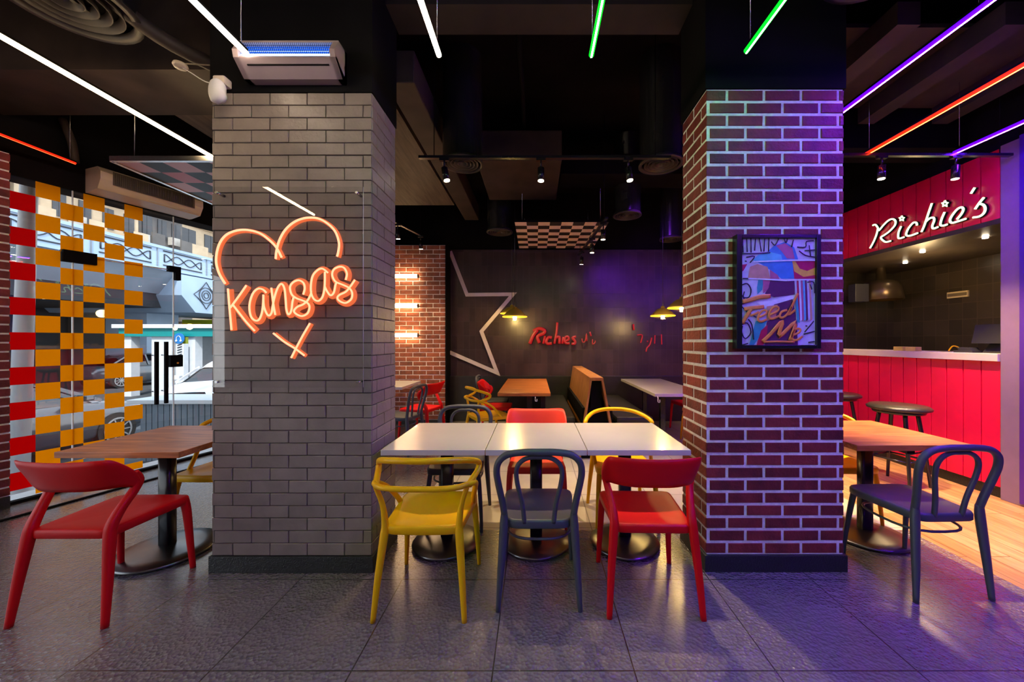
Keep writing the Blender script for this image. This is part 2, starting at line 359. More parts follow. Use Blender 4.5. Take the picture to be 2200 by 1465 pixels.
def pillar(name, label, x0, x1, y0, y1, zt, brick, joint, gap, dep, zb=.10, casing=True, offx=.1, offy=.05):
    t = thing(name, label, 'pillar', (0, 0, 0), kind='structure')
    bm = B(); box(bm, x0, x1, y0, y1, 0, zt); obj('pillar_core', bm, joint, t)
    bm = B()
    brick_face(bm, (x0-dep*.5, y0, zb), (1, 0, 0), (0, -1, 0), x1-x0+dep, zt-zb, gap, dep, offx)
    brick_face(bm, (x1, y0, zb), (0, 1, 0), (1, 0, 0), y1-y0, zt-zb, gap, dep, offy)
    brick_face(bm, (x0, y1, zb), (0, -1, 0), (-1, 0, 0), y1-y0, zt-zb, gap, dep, offy)
    brick_face(bm, (x1, y1, zb), (-1, 0, 0), (0, 1, 0), x1-x0, zt-zb, gap, dep, .05)
    obj('brickwork', bm, brick, t, recalc=False if False else True)
    bm = B(); box(bm, x0-.018, x1+.018, y0-.018, y1+.018, 0, zb, bev=.003); obj('baseboard', bm, 'black_skirting', t)
    if casing:
        bm = B(); box(bm, x0-.012, x1+.012, y0-.012, y1+.012, zt, 4.0); obj('upper_casing', bm, 'black_paint', t)
    return t
pillar('grey_brick_pillar', 'square pillar of taupe painted bricks carrying the orange neon heart', -1.951, -.995, 2.245, 2.61, 2.90, 'grey_brick', 'grey_joint_shade', .0045, .008)
pillar('red_brick_pillar', 'square pillar of dark red bricks with white joints carrying the poster', 1.044, 1.873, 2.255, 2.61, 2.93, 'red_brick', 'pale_mortar', .018, .005)
bm = B(); box(bm, -1.505, -1.488, 6.19, 6.5, 0, 3.0); struct('trim_5', bm, 'black_paint', 'dark flank of the orange brick pier', 'trim')
pillar('back_brick_pillar', 'orange lit brick pier with three tube lamps by the star wall', -4.2, -1.51, 6.2, 6.5, 3.0, 'back_brick', 'pale_mortar', .011, .005, zb=.08, casing=False)
# brick pier at the window's near end
t = thing('window_brick_pillar', 'red brick pier at the near end of the checkered window', 'pillar', kind='structure')
p, q = wpt(2.3, 0, .0), wpt(3.14, 0, .0)
bm = B(); prism(bm, [(p.x, p.y, 0), (q.x, q.y, 0), (q.x, q.y, 2.97), (p.x, p.y, 2.97)], wn*.12); obj('pillar_core', bm, 'pale_mortar', t)
bm = B(); L_ = (q-p).length
brick_face(bm, p+wn*.12+Vector((0, 0, .1)), wd, wn, L_, 2.87, .015, .006, .1)
brick_face(bm, q+wn*.12+Vector((0, 0, .1)), -wn, wd, .12, 2.87, .015, .006, .0)
obj('brickwork', bm, 'red_brick', t)
bm = B(); prism(bm, [p+wn*.12, q+wn*.12, q+wn*.12+V(0, 0, .1), p+wn*.12+V(0, 0, .1)], wn*.02); obj('baseboard', bm, 'black_skirting', t)

# shopfront glass -----------------------------------------------------
def pane_mesh(Ya, Yb, z0, z1, off=-.02, t_=.012, gap=.003):
    bm = B(); p, q = wpt(Ya+gap, 0, off), wpt(Yb-gap, 0, off)
    prism(bm, [(p.x, p.y, z0), (q.x, q.y, z0), (q.x, q.y, z1), (p.x, p.y, z1)], wn*t_); return bm
def edge_line(name, segs, parent, m='steel', w=.008):
    bm = B()
    for (Ya, za), (Yb, zb_) in segs: obb(bm, wpt(Ya, za, -.014), wpt(Yb, zb_, -.014), w, .012)
    return obj(name, bm, m, parent)
YD0, YD1, ZD = 3.525, 4.262, 2.213
mat('glass_edge', (.55, .72, .72), .2, emit=(.6, .8, .85), estr=.0)
def check(bm_o, c, k):
    """one vinyl square of the checker: column c, row k"""
    Y0 = 3.160 if c == 0 else 3.312+(c-1)*.1385
    Y1 = 3.312+c*.1385 if c else 3.312
    z0, z1 = max(1.474+.1524*k, .03), min(1.474+.1524*(k+1), 2.83)
    if z1-z0 < .01: return
    for (a, b) in ((Y0, Y1),):
        for lo, hi, zl, zh in ((a, b, z0, z1),):
            p, q = wpt(lo, 0, -.006), wpt(hi, 0, -.006)
            prism(bm_o, [(p.x, p.y, zl), (q.x, q.y, zl), (q.x, q.y, zh), (p.x, p.y, zh)], wn*.0012)
w1 = thing('window_1', 'fixed shopfront pane with red and orange vinyl squares', 'window', kind='structure')
obj('glass_pane', pane_mesh(-4.2, YD0, .025, 2.83), 'clear_glass', w1)
bo, br_ = B(), B()
for k in range(-10, 9):
    if k % 2: check(br_, 0, k)
    if k % 2 == 0: check(bo, 1, k)
    if k % 2: check(bo, 2, k)
obj('checker_decal', bo, 'orange_vinyl', w1); obj('checker_decal', br_, 'red_vinyl', w1, 'red vinyl squares')
d1 = thing('door_1', 'frameless glass shop door with black bar handles', 'door', kind='structure')
obj('glass_pane', pane_mesh(YD0, YD1, .025, ZD), 'clear_glass', d1)
mat('ledge_edge', (.8, .86, .88), .4)
edge_line('glass_edge', [((YD0, .03), (YD0, ZD)), ((YD0, ZD), (YD1, ZD)), ((YD1, .03), (YD1, ZD))], d1, 'ledge_edge', .009)
bo = B()
for k in range(-10, 9):
    for c in (3, 5):
        if k % 2 == 0: check(bo, c, k)
    if k % 2: check(bo, 4, k)
obj('checker_decal', bo, 'orange_vinyl', d1)
def fitting(name, Ya, Yb, z0, z1, o0=-.03, o1=.03, parent=None, m='black_paint'):
    bm = B(); p, q = wpt(Ya, 0, o0), wpt(Yb, 0, o0)
    prism(bm, [(p.x, p.y, z0), (q.x, q.y, z0), (q.x, q.y, z1), (p.x, p.y, z1)], wn*(o1-o0)); return obj(name, bm, m, parent)
fitting('patch_fitting', 3.455, 3.665, 2.145, 2.255, parent=d1)
fitting('patch_fitting', 4.21, 4.31, 2.19, 2.255, parent=d1); fitting('patch_fitting', 4.262, 4.31, 2.10, 2.19, parent=d1)
for Yh, off in ((4.085, .06), (4.165, .06)):
    h = B(); a = wpt(Yh, .70, off); b = wpt(Yh, 1.39, off); obb(h, a, b, .028, .028, up=wn)
    ho = obj('door_handle', h, 'black_paint', d1)
    s = B()
    for z in (.84, 1.24): cyl(s, wpt(Yh, z, -.02), wpt(Yh, z, off), .007, n=10)
    obj('handle_stud', s, 'steel', ho)
lk = fitting('lock_case', 4.215, 4.325, 1.10, 1.235, -.03, .035, parent=d1)
bm = B(); cyl(bm, wpt(4.275, 1.145, .03), wpt(4.275, 1.145, .045), .010, n=12); obj('key_cylinder', bm, mat('brass', (.6, .35, .08), .3, metal=1.), lk)
w2 = thing('window_2', 'fixed glass pane above and beyond the shop door', 'window', kind='structure')
obj('glass_pane', pane_mesh(YD0, YD1, ZD+.006, 2.83), 'clear_glass', w2); obj('glass_pane', pane_mesh(YD1, 5.0, .025, 2.83), 'clear_glass', w2)
edge_line('glass_edge', [((YD1, ZD), (YD1, 2.83)), ((YD0, ZD), (YD0, 2.83))], w2, 'white_metal', .005)

# right wall: fascia, counter front, hatch, kitchen recess -------------
XR = 4.15
bm = B(); box(bm, XR, XR+.15, -4.2, 2.75, 0, 3.10); struct('wall_right_near', bm, 'black_paint', 'black wall on the near side of the lilac post', 'wall')
bm = B(); box(bm, XR, XR+.15, 5.75, 6.5, 0, 3.10); struct('wall_right_far', bm, 'black_paint', 'black wall past the far end of the red counter', 'wall')
bm = B(); box(bm, XR, XR+.15, -4.2, 6.5, 3.10, 4.0)
struct('wall_right', bm, 'black_paint', 'black wall above the red counter hatch', 'wall')
def boards(x, y0, y1, z0, z1, pitch=.145):
    bm = B(); y = y0
    while y < y1-.01:
        e = min(y+pitch, y1); box(bm, x, x+.04, y+.004, e-.004, z0, z1, bev=.004); y = e
    box(bm, x+.018, x+.04, y0, y1, z0, z1)
    return bm
struct('wall_right_fascia', boards(XR-.04, 3.27, 5.75, 2.485, 3.10), 'red_board', 'red board fascia carrying the glowing white name sign', 'wall')
ct = thing('service_counter', 'long service counter clad in red boards with pale top', 'counter')
obj('front_panel', boards(XR-.03, 3.275, 5.715, .10, 1.215), 'red_board', ct)
bm = B(); box(bm, XR-.06, XR+.45, 3.275, 5.715, 1.215, 1.285, bev=.004); obj('worktop', bm, 'counter_top', ct)
bm = B(); box(bm, XR-.01, XR+.03, 3.275, 5.715, 0, .10); obj('kick_plate', bm, 'black_skirting', ct)
bm = B(); box(bm, XR+.02, XR+.06, 3.275, 5.715, .1, 1.21); obj('back_panel', bm, 'black_paint', ct)
bm = B(); box(bm, XR-.04, XR+.15, 2.9, 3.27, 0, 3.12, bev=.004); struct('trim_3', bm, 'lilac_paint', 'lilac painted post at the end of the red counter', 'trim')
bm = B(); box(bm, XR-.05, XR-.03, 2.2, 3.135, 0.02, 3.14, bev=.002); struct('trim_4', bm, 'violet_paint', 'violet panel beside the lilac post', 'trim')
bm = B(); box(bm, 5.54, 5.70, 2.75, 5.9, 0, 2.6); struct('wall_kitchen', bm, 'kitchen_tile', 'brown tiled wall inside the service hatch', 'wall')
bm = B(); box(bm, XR+.04, 5.54, 5.72, 5.9, 0, 2.6); struct('wall_kitchen_end', bm, 'kitchen_tile_end', 'far brown tiled wall inside the service hatch', 'wall')
bm = B(); box(bm, XR+.04, 5.54, 2.75, 2.9, 0, 2.6); struct('wall_kitchen_near', bm, 'kitchen_tile_end', 'near wall inside the service hatch', 'wall')
bm = B(); box(bm, XR-.038, 5.54, 2.9, 5.72, 2.44, 2.484); struct('ceiling_hatch', bm, mat('hatch_ceiling', (.05, .038, .03), .4, noise=.2), 'dark lowered ceiling inside the service hatch', 'ceiling')

# ================================================================== CEILING THINGS
t = thing('ceiling_beam', 'dark beam crossing the ceiling above the white tables', 'beam', kind='structure')
bm = B(); box(bm, -.98, 1.03, 2.42, 2.66, 3.6, 4.0); obj('beam_casing', bm, mat('beam_brown', (.016, .012, .011), .6, noise=.3), t)
t = thing('ceiling_beam', 'brown beam crossing the ceiling by the street window', 'beam', kind='structure')
bm = B(); box(bm, -4.9, -1.97, 2.62, 3.15, 3.32, 4.0); obj('beam_casing', bm, 'brown_duct', t)
t = thing('ceiling_beam', 'dark beam over the red counter side', 'beam', kind='structure')
bm = B(); box(bm, 1.9, 4.14, 3.55, 3.85, 3.25, 4.0); obj('beam_casing', bm, 'black_paint', t)
bm = B(); box(bm, -1.12, -.90, 2.75, 5.9, 3.32, 3.56, bev=.01)
tag(obj('ventilation_duct', bm, 'brown_duct'), 'long narrow tan duct running back along the ceiling', 'duct')
bm = B(); box(bm, -3.1, -1.16, 2.7, 5.3, 3.34, 3.44)
tag(obj('ceiling_panel', bm, 'duct_wood'), 'brown wood grain ceiling panel left of the tan duct', 'panel')
bm = B(); box(bm, -.62, .28, 3.9, 5.0, 3.3, 3.62, bev=.01)
tag(obj('ventilation_duct', bm, 'brown_duct'), 'wide boxy brown duct above the middle spotlight', 'duct')
bm = B(); box(bm, .3, 1.9, 4.35, 4.75, 3.36, 3.6, bev=.01)
tag(obj('ventilation_duct', bm, 'black_paint'), 'black duct crossing right of the boxy brown duct', 'duct')
bm = B(); sweep(bm, [(-.15, 2.4, 3.75), (-.13, 2.7, 3.72), (-.12, 3.3, 3.7), (-.12, 5.9, 3.7)], .022, n=8)
tag(obj('ceiling_pipe', bm, 'black_paint'), 'thin dark conduit running back over the white tables', 'pipe')
bm = B(); sweep(bm, [(-2.55, 1.4, 3.5), (-2.5, 2.0, 3.42), (-2.35, 2.3, 3.3), (-2.12, 2.55, 3.25)], .045, n=12)
for s in (.3, .62): pass
tag(obj('ceiling_pipe', bm, 'brown_duct'), 'brown flexible pipe beside the round diffuser by the window', 'pipe')
bm = B(); box(bm, 1.95, 3.9, 2.6, 3.5, 3.60, 3.63)
for k in range(3): box(bm, 2.35+k*.7, 2.50+k*.7, 2.4, 3.5, 3.45, 3.6)
tag(obj('ventilation_duct', bm, 'brown_duct'), 'brown ceiling duct with ribs above the red tube light', 'duct')
def cylinder_duct(label, x, y, r, z0, z1, ring='diffuser_metal'):
    t = thing('round_duct', label, 'duct', (x, y, 0), group='round drop ducts')
    bm = B(); lathe(bm, (0, 0, 0), [(r, z0+.02), (r, z1), (r*1.02, z1+.005), (r*1.02, z1+.03)]); obj('duct_body', bm, 'table_black', t)
    bm = B(); R = r*1.06
    lathe(bm, (0, 0, 0), [(r, z0+.03), (R, z0+.01), (R, z0), (r*.92, z0-.004), (r*.9, z0+.03)])
    obj('diffuser_rim', bm, ring, t)
    for k in range(4):
        a = r*(.80-.18*k); bm = B(); lathe(bm, (0, 0, 0), [(a-.012, z0+.05), (a, z0+.002), (a-.006, z0+.002), (a-.03, z0+.05)]); obj('diffuser_ring', bm, ring, t)
    bm = B(); lathe(bm, (0, 0, 0), [(0, z0+.06), (r*.9, z0+.06)]); obj('duct_inside', bm, 'black_paint', t)
    bm = B(); box(bm, -.012, .012, -r*.9, r*.9, z0+.03, z0+.045); box(bm, -r*.9, r*.9, -.012, .012, z0+.03, z0+.045); obj('cross_bar', bm, ring, t)
    return t
cylinder_duct('black round duct with ring diffuser by the brown ceiling panel', -.666, 3.40, .18, 3.02, 4.0)
cylinder_duct('black round duct with ring diffuser beside the red brick pillar', 1.16, 3.42, .19, 3.02, 4.0)
cylinder_duct('small far black round duct over the yellow stacked chair', -.52, 5.41, .18, 2.98, 4.0)
cylinder_duct('small far black round duct right of the hanging checkered panel', 1.18, 4.75, .17, 3.0, 4.0)
cylinder_duct('far black round duct nearest the brick pillar edge', 2.02, 5.5, .16, 2.9, 4.0)
cylinder_duct('large round ring diffuser above the street window table', -2.63, 2.07, .29, 3.30, 4.0)
cylinder_duct('large round ring diffuser above the purple tube light', 1.75, 1.83, .27, 3.32, 4.0)

# LED tubes
def tube(label, x, y0, y1, z, glow, r=.014):
    t = thing('tube_light', label, 'light', (x, 0, z), group='hanging LED tubes')
    bm = B(); cyl(bm, (0, y0, 0), (0, y1, 0), r, n=16); d_ = obj('diffuser', bm, glow, t)
    if glow+'_led' in M:
        bm = B(); cyl(bm, (0, y0, -r*.62), (0, y1, -r*.62), r*.48, n=10); obj('led_line', bm, glow+'_led', d_)
    bm = B(); box(bm, -.009, .009, y0, y1, r*.9, r+.012); obj('rail', bm, 'black_paint', t)
    y = y1-.04
    while y > y0:
        bm = B(); cyl(bm, (0, y, r+.01), (0, y, 4.0-z), .0022, n=6); obj('wire', bm, 'steel', t); y -= 1.45
    return t
ZT = 3.02
tube('warm white tube light running back past the grey brick pillar', -2.845, -.38, 3.32, ZT, 'glow_warm')
tube('white tube light ending at the fly killer lamp', -1.63, -1.2, 2.09, ZT, 'glow_white')
tube('white tube light over the left white table', -.546, -1.2, 2.10, ZT, 'glow_white')
tube('green tube light over the right white table', .318, -1.2, 2.10, ZT, 'glow_green')
tube('green tube light before the red brick pillar', 1.18, -1.2, 2.07, ZT, 'glow_green')
tube('violet tube light passing right of the red brick pillar', 2.17, -1.2, 3.3, ZT, 'glow_violet')
tube('red tube light over the oak floor', 2.87, -1.0, 3.22, ZT, 'glow_red')
tube('violet tube light nearest the red counter', 3.61, -1.0, 3.19, ZT, 'glow_violet')
tube('thin red tube light over the checkered window', -4.20, .3, 3.38, ZT, 'glow_red_dim', r=.009)

tube('white fill tube added unseen behind the camera, left', -1.63, -3.9, -1.5, ZT, 'glow_white')  # unseen row of tubes added behind the camera to light the front
tube('white fill tube added unseen behind the camera, middle', -.546, -3.9, -1.5, ZT, 'glow_white')
tube('violet fill tube added unseen behind the camera, far right', 2.17, -3.9, -1.5, ZT, 'glow_violet')
# hanging checkered panels
def check_panel(name, label, x0, x1, y0, y1, z, nx, ny, mats, frame=None):
    t = thing(name, label, 'panel', ((x0+x1)/2, (y0+y1)/2, z), group='hanging checkered panels')
    w, d = (x1-x0)/2, (y1-y0)/2; bm = B()
    for i in range(nx):
        for j in range(ny):
            k = (i+j) % 2
            if len(mats) > 2 and k == 0 and i == 1: k = 2
            poly(bm, [(-w+2*w*i/nx, -d+2*d*j/ny, 0), (-w+2*w*(i+1)/nx, -d+2*d*j/ny, 0), (-w+2*w*(i+1)/nx, -d+2*d*(j+1)/ny, 0), (-w+2*w*i/nx, -d+2*d*(j+1)/ny, 0)], k)
    obj('checkered_face', bm, mats, t)
    bm = B(); box(bm, -w, w, -d, d, .002, .03); obj('backing_board', bm, 'black_paint', t)
    if frame:
        bm = B()
        for a, b in (((-w, -d), (w, -d)), ((w, -d), (w, d)), ((w, d), (-w, d)), ((-w, d), (-w, -d))): obb(bm, (*a, .012), (*b, .012), .03, .04)
        obj('panel_frame', bm, frame, t)
    for sx in (-1, 1):
        for sy in (-1, 1):
            bm = B(); cyl(bm, (sx*w*.85, sy*d*.85, .03), (sx*w*.85, sy*d*.85, 3.99-z), .003, n=6); obj('wire', bm, 'steel', t)
    return t
check_panel('checkered_panel', 'hanging black and white checkered ceiling panel before the dark wall', -.26, .93, 4.68, 6.0, 2.9, 8, 9, [mat('check_white', (.90, .76, .70), .5), mat('check_black', (.01, .01, .01), .5)])
check_panel('checkered_panel', 'hanging glossy checkered panel beside the air curtain', -3.46, -2.3, 3.02, 4.3, 2.87, 6, 6, [mat('check_rose', (.62, .30, .32), .35, spec=.3), mat('check_gloss', (.008, .008, .008), .4, spec=.15), mat('check_red', (.5, .01, .015), .35, spec=.3)], 'steel')

# track spotlights
def spot_head(parent, x, y, z, tilt=(0, 0), r=.028, glow='glow_spot'):
    d = Vector((tilt[0], tilt[1], -1)).normalized(); top = Vector((x, y, z)); e = top+d*.11
    bm = B(); cyl(bm, top, e, r, n=16, caps=True); hd = obj('spot_head', bm, 'table_black', parent)
    bm = B(); cyl(bm, e, e+d*.004, r*.86, n=16); obj('lens', bm, glow, hd)
    bm = B(); cyl(bm, top+V(0, 0, .0), top+V(0, 0, .09), .008, n=8); box(bm, x-.04, x+.04, y-.015, y+.015, z+.06, z+.085); obj('track_adapter', bm, 'table_black', hd)
    return e, d
def track(label, a, b, heads, energy=60, color=(1, .74, .42), drop=.09, tag_light='spot_lamp', angle=66, z=None):
    t = thing('track_light', label, 'light', (0, 0, 0), group='ceiling track lights')
    bm = B(); obb(bm, a, b, .035, .022); obj('track_rail', bm, 'table_black', t)
    for (x, y, tx, ty, e_) in heads:
        tt = (Vector((x, y, 0))-Vector((a[0], a[1], 0))).length/max((Vector((b[0], b[1], 0))-Vector((a[0], a[1], 0))).length, .01)
        zz = a[2]+(b[2]-a[2])*tt-drop
        e, d = spot_head(t, x, y, zz, (tx, ty))
        q = d.to_track_quat('-Z', 'Y').to_euler()
        light(tag_light, 'SPOT', e+d*.012, e_, color, rot=q, spot_size=math.radians(angle), spot_blend=.7, shadow_soft_size=.03)
    for p in (Vector(a).lerp(Vector(b), .06), Vector(a).lerp(Vector(b), .94)):
        bm = B(); cyl(bm, p, (p.x, p.y, 4.0), .004, n=6); obj('drop_rod', bm, 'black_paint', t)
    return t
track('black spotlight track over the back edge of the white tables', (-.99, 3.15, 2.96), (1.15, 3.15, 2.96),
      [(-.775, 3.15, .22, -.05, 60), (.048, 3.15, 0, -.05, 55), (.79, 3.15, .12, -.1, 100)])
track('spotlight track running back beside the checkered panel', (.80, 4.15, 2.78), (.70, 5.95, 2.78),
      [(.79, 4.3, 0, .1, 60), (.76, 4.95, 0, .1, 60), (.715, 5.7, 0, .2, 60)])
track('spotlight track over the far table by the brick pier', (-1.95, 4.6, 2.98), (-1.70, 5.6, 2.98),
      [(-1.86, 5.0, 0, .2, 70), (-1.72, 5.55, 0, .2, 50)])
track('spotlight track over the oak floor before the counter', (2.45, 3.15, 2.98), (4.05, 3.15, 2.98),
      [(2.95, 3.15, -.02, .02, 330), (3.58, 3.15, .0, .05, 240)], color=(1, .70, .30))
track('spotlight track over the far end of the red counter', (3.55, 4.3, 2.98), (3.55, 5.5, 2.98), [(3.55, 4.95, .1, 0, 70)], color=(1, .7, .32))

# air curtain, fly killer, camera
t = thing('air_curtain', 'long cream air curtain mounted over the shop door', 'air curtain')
ya, yb = 3.60, 4.40
bm = B(); prof = [(.0, 3.07), (.20, 3.07), (.25, 3.02), (.25, 2.95), (.20, 2.86), (.05, 2.84), (0, 2.84)]
prism(bm, [wpt(ya, z, o) for o, z in prof], wd*(yb-ya)*1.05); obj('housing', bm, 'cream_metal', t)
bm = B()
n_ = 46
for k in range(n_):
    y = ya+.10+(yb-ya-.2)*k/(n_-1); obb(bm, wpt(y, 3.035, .254), wpt(y, 2.925, .254), .006, .008, up=wn)
prism(bm, [wpt(ya+.08, 3.045, .2505), wpt(yb-.08, 3.045, .2505), wpt(yb-.08, 2.915, .2505), wpt(ya+.08, 2.915, .2505)], wn*.001)
obj('intake_grille', bm, 'dark_grille', t)
bm = B(); prism(bm, [wpt(3.95, 2.868, .215), wpt(yb-.05, 2.868, .215), wpt(yb-.05, 2.876, .220), wpt(3.95, 2.876, .220)], wn*.004); obj('outlet_slot', bm, 'white_metal', t)
bm = B(); sweep(bm, [wpt(3.5, 3.07, .1), wpt(3.48, 3.25, .1), wpt(3.44, 3.45, .05)], .03, n=10); obj('supply_hose', bm, 'brown_duct', t)

t = thing('fly_killer_lamp', 'white insect killer lamp with blue lit grid above the grey bricks', 'lamp', (-1.425, 2.23, 2.94), rz=0)
w_ = .29
bm = B(); prof = [(-.0, .0), (-.06, .0), (-.15, .085), (-.155, .15), (-.11, .19), (0, .19)]
prism(bm, [(-w_, y, z) for y, z in [(0, .0), (-.05, .0), (-.13, .07), (-.12, .085), (-.03, .03), (-.02, .19), (0, .19)]], (2*w_, 0, 0)); obj('housing', bm, 'killer_metal_shade', t)
for s in (-1, 1):
    bm = B(); prism(bm, [(s*w_, y, z) for y, z in [(0, 0), (-.05, 0), (-.13, .07), (-.14, .11), (-.10, .18), (0, .19)]], (-s*.03, 0, 0)); obj('end_cheek', bm, 'killer_metal_shade', t)
bm = B(); box(bm, -w_, w_, -.098, 0, .178, .19); obj('top_plate', bm, 'killer_metal_shade', t)
bm = B(); poly(bm, [(-w_+.03, -.085, .072), (w_-.03, -.085, .072), (w_-.03, -.070, .176), (-w_+.03, -.070, .176)]); obj('reflector', bm, 'glow_blue', t)
for z, y in ((.100, -.100),):
    bm = B(); cyl(bm, (-w_+.035, y, z), (w_-.035, y, z), .009, n=10); obj('ultraviolet_tube', bm, 'glow_uv', t)
bm = B()
for k in range(44):
    x = -w_+.04+(2*w_-.08)*k/43; obb(bm, (x, -.128, .088), (x, -.098, .178), .0022, .0022)
for s in (.25, .5, .75): obb(bm, (-w_+.03, -.128+.03*s, .088+.09*s), (w_-.03, -.128+.03*s, .088+.09*s), .0022, .0022)
obj('guard_grid', bm, 'steel', t)
bm = B(); box(bm, -w_+.06, w_-.05, -.106, -.100, .043, .050); obj('slot', bm, 'black_paint', t)

t = thing('motion_sensor', 'white curved alarm sensor at the top corner of the grey pillar', 'sensor', (-1.86, 2.2, 2.83))
bm = B(); sweep(bm, [(0, -.02, .09, .02, .02), (0, -.03, .07, .04, .035), (0, -.035, .02, .045, .035), (.015, -.04, -.02, .045, .03), (.02, -.03, -.04, .02, .015)], n=16, res=4, ref=(0, 1, 0)); obj('sensor_shell', bm, 'white_metal', t)
bm = B(); box(bm, -.035, .035, -.03, .03, .08, .13, bev=.01); obj('sensor_bracket', bm, 'cream_metal', t)
bm = B(); sweep(bm, [(-.03, 0, .10), (-.10, .0, .11), (-.19, .0, .165), (-.24, .0, .195)], .003, n=6); obj('cable', bm, 'white_metal', t)
bm = B(); lathe(bm, (-2.11, 2.2, 3.03), [(0, -.01), (.03, -.008), (.037, .004), (.033, .016), (0, .02)]); sweep(bm, [(-2.11, 2.2, 3.045), (-2.14, 2.3, 3.12), (-2.16, 2.56, 3.30), (-2.17, 2.62, 3.33)], .004, n=6)
tag(obj('smoke_detector', bm, 'cream_metal'), 'small round white detector hanging left of the alarm sensor', 'detector')

# ================================================================== NEON SIGNS
NY = 2.17
def zz(pts, ox, oy, s, Y=NY): return [at(ox+x/s, oy+y/s, Y) for x, y in pts]
za = lambda p: zz(p, 450, 540, 5.86); zb_ = lambda p: zz(p, 420, 350, 2.93)
neon = [za(p) for p in (
    [(240, 470), (250, 600), (262, 740), (285, 990)],
    [(470, 430), (380, 560), (270, 710)],
    [(300, 670), (400, 800), (480, 900), (575, 1000)],
    [(720, 520), (680, 482), (620, 470), (560, 520), (520, 620), (510, 720), (530, 820), (580, 870), (630, 860), (665, 780), (680, 680), (685, 600)],
    [(685, 545), (690, 680), (720, 770), (755, 810), (790, 770), (800, 700), (830, 560), (870, 450), (915, 410), (950, 470), (965, 600), (975, 730), (1000, 795), (1035, 750), (1050, 640), (1065, 580)],
    [(785, 460), (800, 580), (815, 690), (835, 800)],
    [(1185, 545), (1205, 470), (1190, 400), (1130, 365), (1060, 390), (1020, 450), (1040, 540), (1100, 590), (1180, 620), (1240, 650), (1265, 700), (1240, 780), (1170, 815), (1100, 790), (1070, 750), (1110, 700), (1180, 670), (1240, 620), (1280, 540), (1285, 500)],
    [(1495, 270), (1430, 220), (1370, 235), (1310, 300), (1285, 400), (1285, 520), (1320, 600), (1375, 625), (1425, 580), (1450, 490), (1458, 380), (1458, 260)],
    [(1455, 440), (1490, 510), (1530, 555), (1570, 520), (1590, 430), (1600, 400)],
    [(1720, 360), (1735, 280), (1700, 210), (1640, 195), (1570, 230), (1550, 300), (1590, 380), (1680, 420), (1760, 460), (1800, 520), (1790, 600), (1720, 650), (1650, 630), (1615, 590), (1640, 550), (1720, 510), (1780, 440), (1835, 360)],
    [(810, 1030), (950, 1140), (1080, 1220), (1200, 1310)],
    [(1270, 905), (1180, 1060), (1100, 1210), (1035, 1340)])]
hearts = [zb_(p) for p in (
    [(190, 760), (150, 690), (133, 610), (150, 520), (190, 460), (250, 430), (320, 422), (400, 440), (460, 480), (510, 530), (545, 595)],
    [(508, 605), (512, 560), (530, 490), (570, 420), (630, 370), (700, 347), (770, 350), (830, 380), (880, 430), (905, 500), (902, 555), (893, 590)])]
t = thing('neon_heart_sign', 'orange neon heart and script word on a clear panel before grey bricks', 'neon sign')
a, b = at(459, 402, 2.19), at(781, 832, 2.19)
bm = B(); box(bm, a.x, b.x, 2.184, 2.190, b.z, a.z, bev=.001); obj('acrylic_panel', bm, 'acrylic', t)
bm = B(); cyl(bm, (b.x, 2.187, b.z), (b.x, 2.187, a.z), .0018, n=6); obj('panel_edge', bm, 'white_metal', t)
for px, py in ((468, 415), (768, 415), (468, 820), (770, 820)):
    p = at(px, py, 2.19); bm = B(); cyl(bm, (p.x, 2.176, p.z), (p.x, 2.24, p.z), .008, n=12); obj('standoff', bm, 'steel', t)
def neon_stroke(pts, parent, nm, r=.0052, back=.017, res=4, yo=0.):
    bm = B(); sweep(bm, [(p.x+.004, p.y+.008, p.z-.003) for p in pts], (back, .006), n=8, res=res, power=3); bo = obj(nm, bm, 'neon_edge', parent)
    bm = B(); sweep(bm, [(p.x, p.y-.004+yo, p.z) for p in pts], r, n=8, res=res); obj('neon_core', bm, 'neon_core', bo)
for k, s in enumerate(neon): neon_stroke(s, t, 'neon_letter' if k < 10 else 'neon_arrow', back=.019 if k < 10 else .011)
for s in hearts: neon_stroke(s, t, 'neon_heart_arc', r=.006, back=.012)

t = thing('name_sign', 'glowing white script name sign on the red board fascia', 'sign')
zc = lambda p: [on_x(1850+x/7.333, 390+y/7.333, XR-.075) for x, y in p]
strokes = [
    [(185, 690), (225, 680), (265, 730), (280, 770), (340, 700), (420, 620), (490, 590), (540, 620), (530, 690), (450, 780), (370, 840), (310, 885), (380, 950), (465, 935)],
    [(265, 740), (240, 840), (195, 950), (140, 1050)], [(630, 705), (590, 800), (585, 880), (610, 895), (675, 875)],
    [(880, 690), (870, 650), (820, 650), (750, 730), (710, 820), (730, 855), (800, 845), (890, 810)],
    [(1115, 340), (1060, 500), (1000, 680), (950, 795)], [(1010, 640), (1080, 580), (1140, 570), (1150, 620), (1120, 700), (1140, 740), (1210, 715)],
    [(1315, 480), (1265, 600), (1250, 680), (1290, 695), (1355, 675)],
    [(1510, 595), (1580, 510), (1610, 440), (1580, 405), (1510, 440), (1430, 540), (1400, 610), (1430, 650), (1530, 625), (1650, 585)],
    [(1790, 95), (1760, 142), (1730, 190)], [(1935, 250), (1860, 340), (1795, 435)], [(1870, 350), (1930, 370), (1955, 430), (1930, 500), (1860, 550), (1765, 565)]]
for c, r_ in (((640, 582), 42), ((1320, 350), 50)):
    s = []
    for k in range(11):
        a = math.pi/2+k*math.pi/5; rr = r_ if k % 2 == 0 else r_*.5; s.append((c[0]+rr*math.cos(a), c[1]-rr*math.sin(a)))
    strokes.append(s)
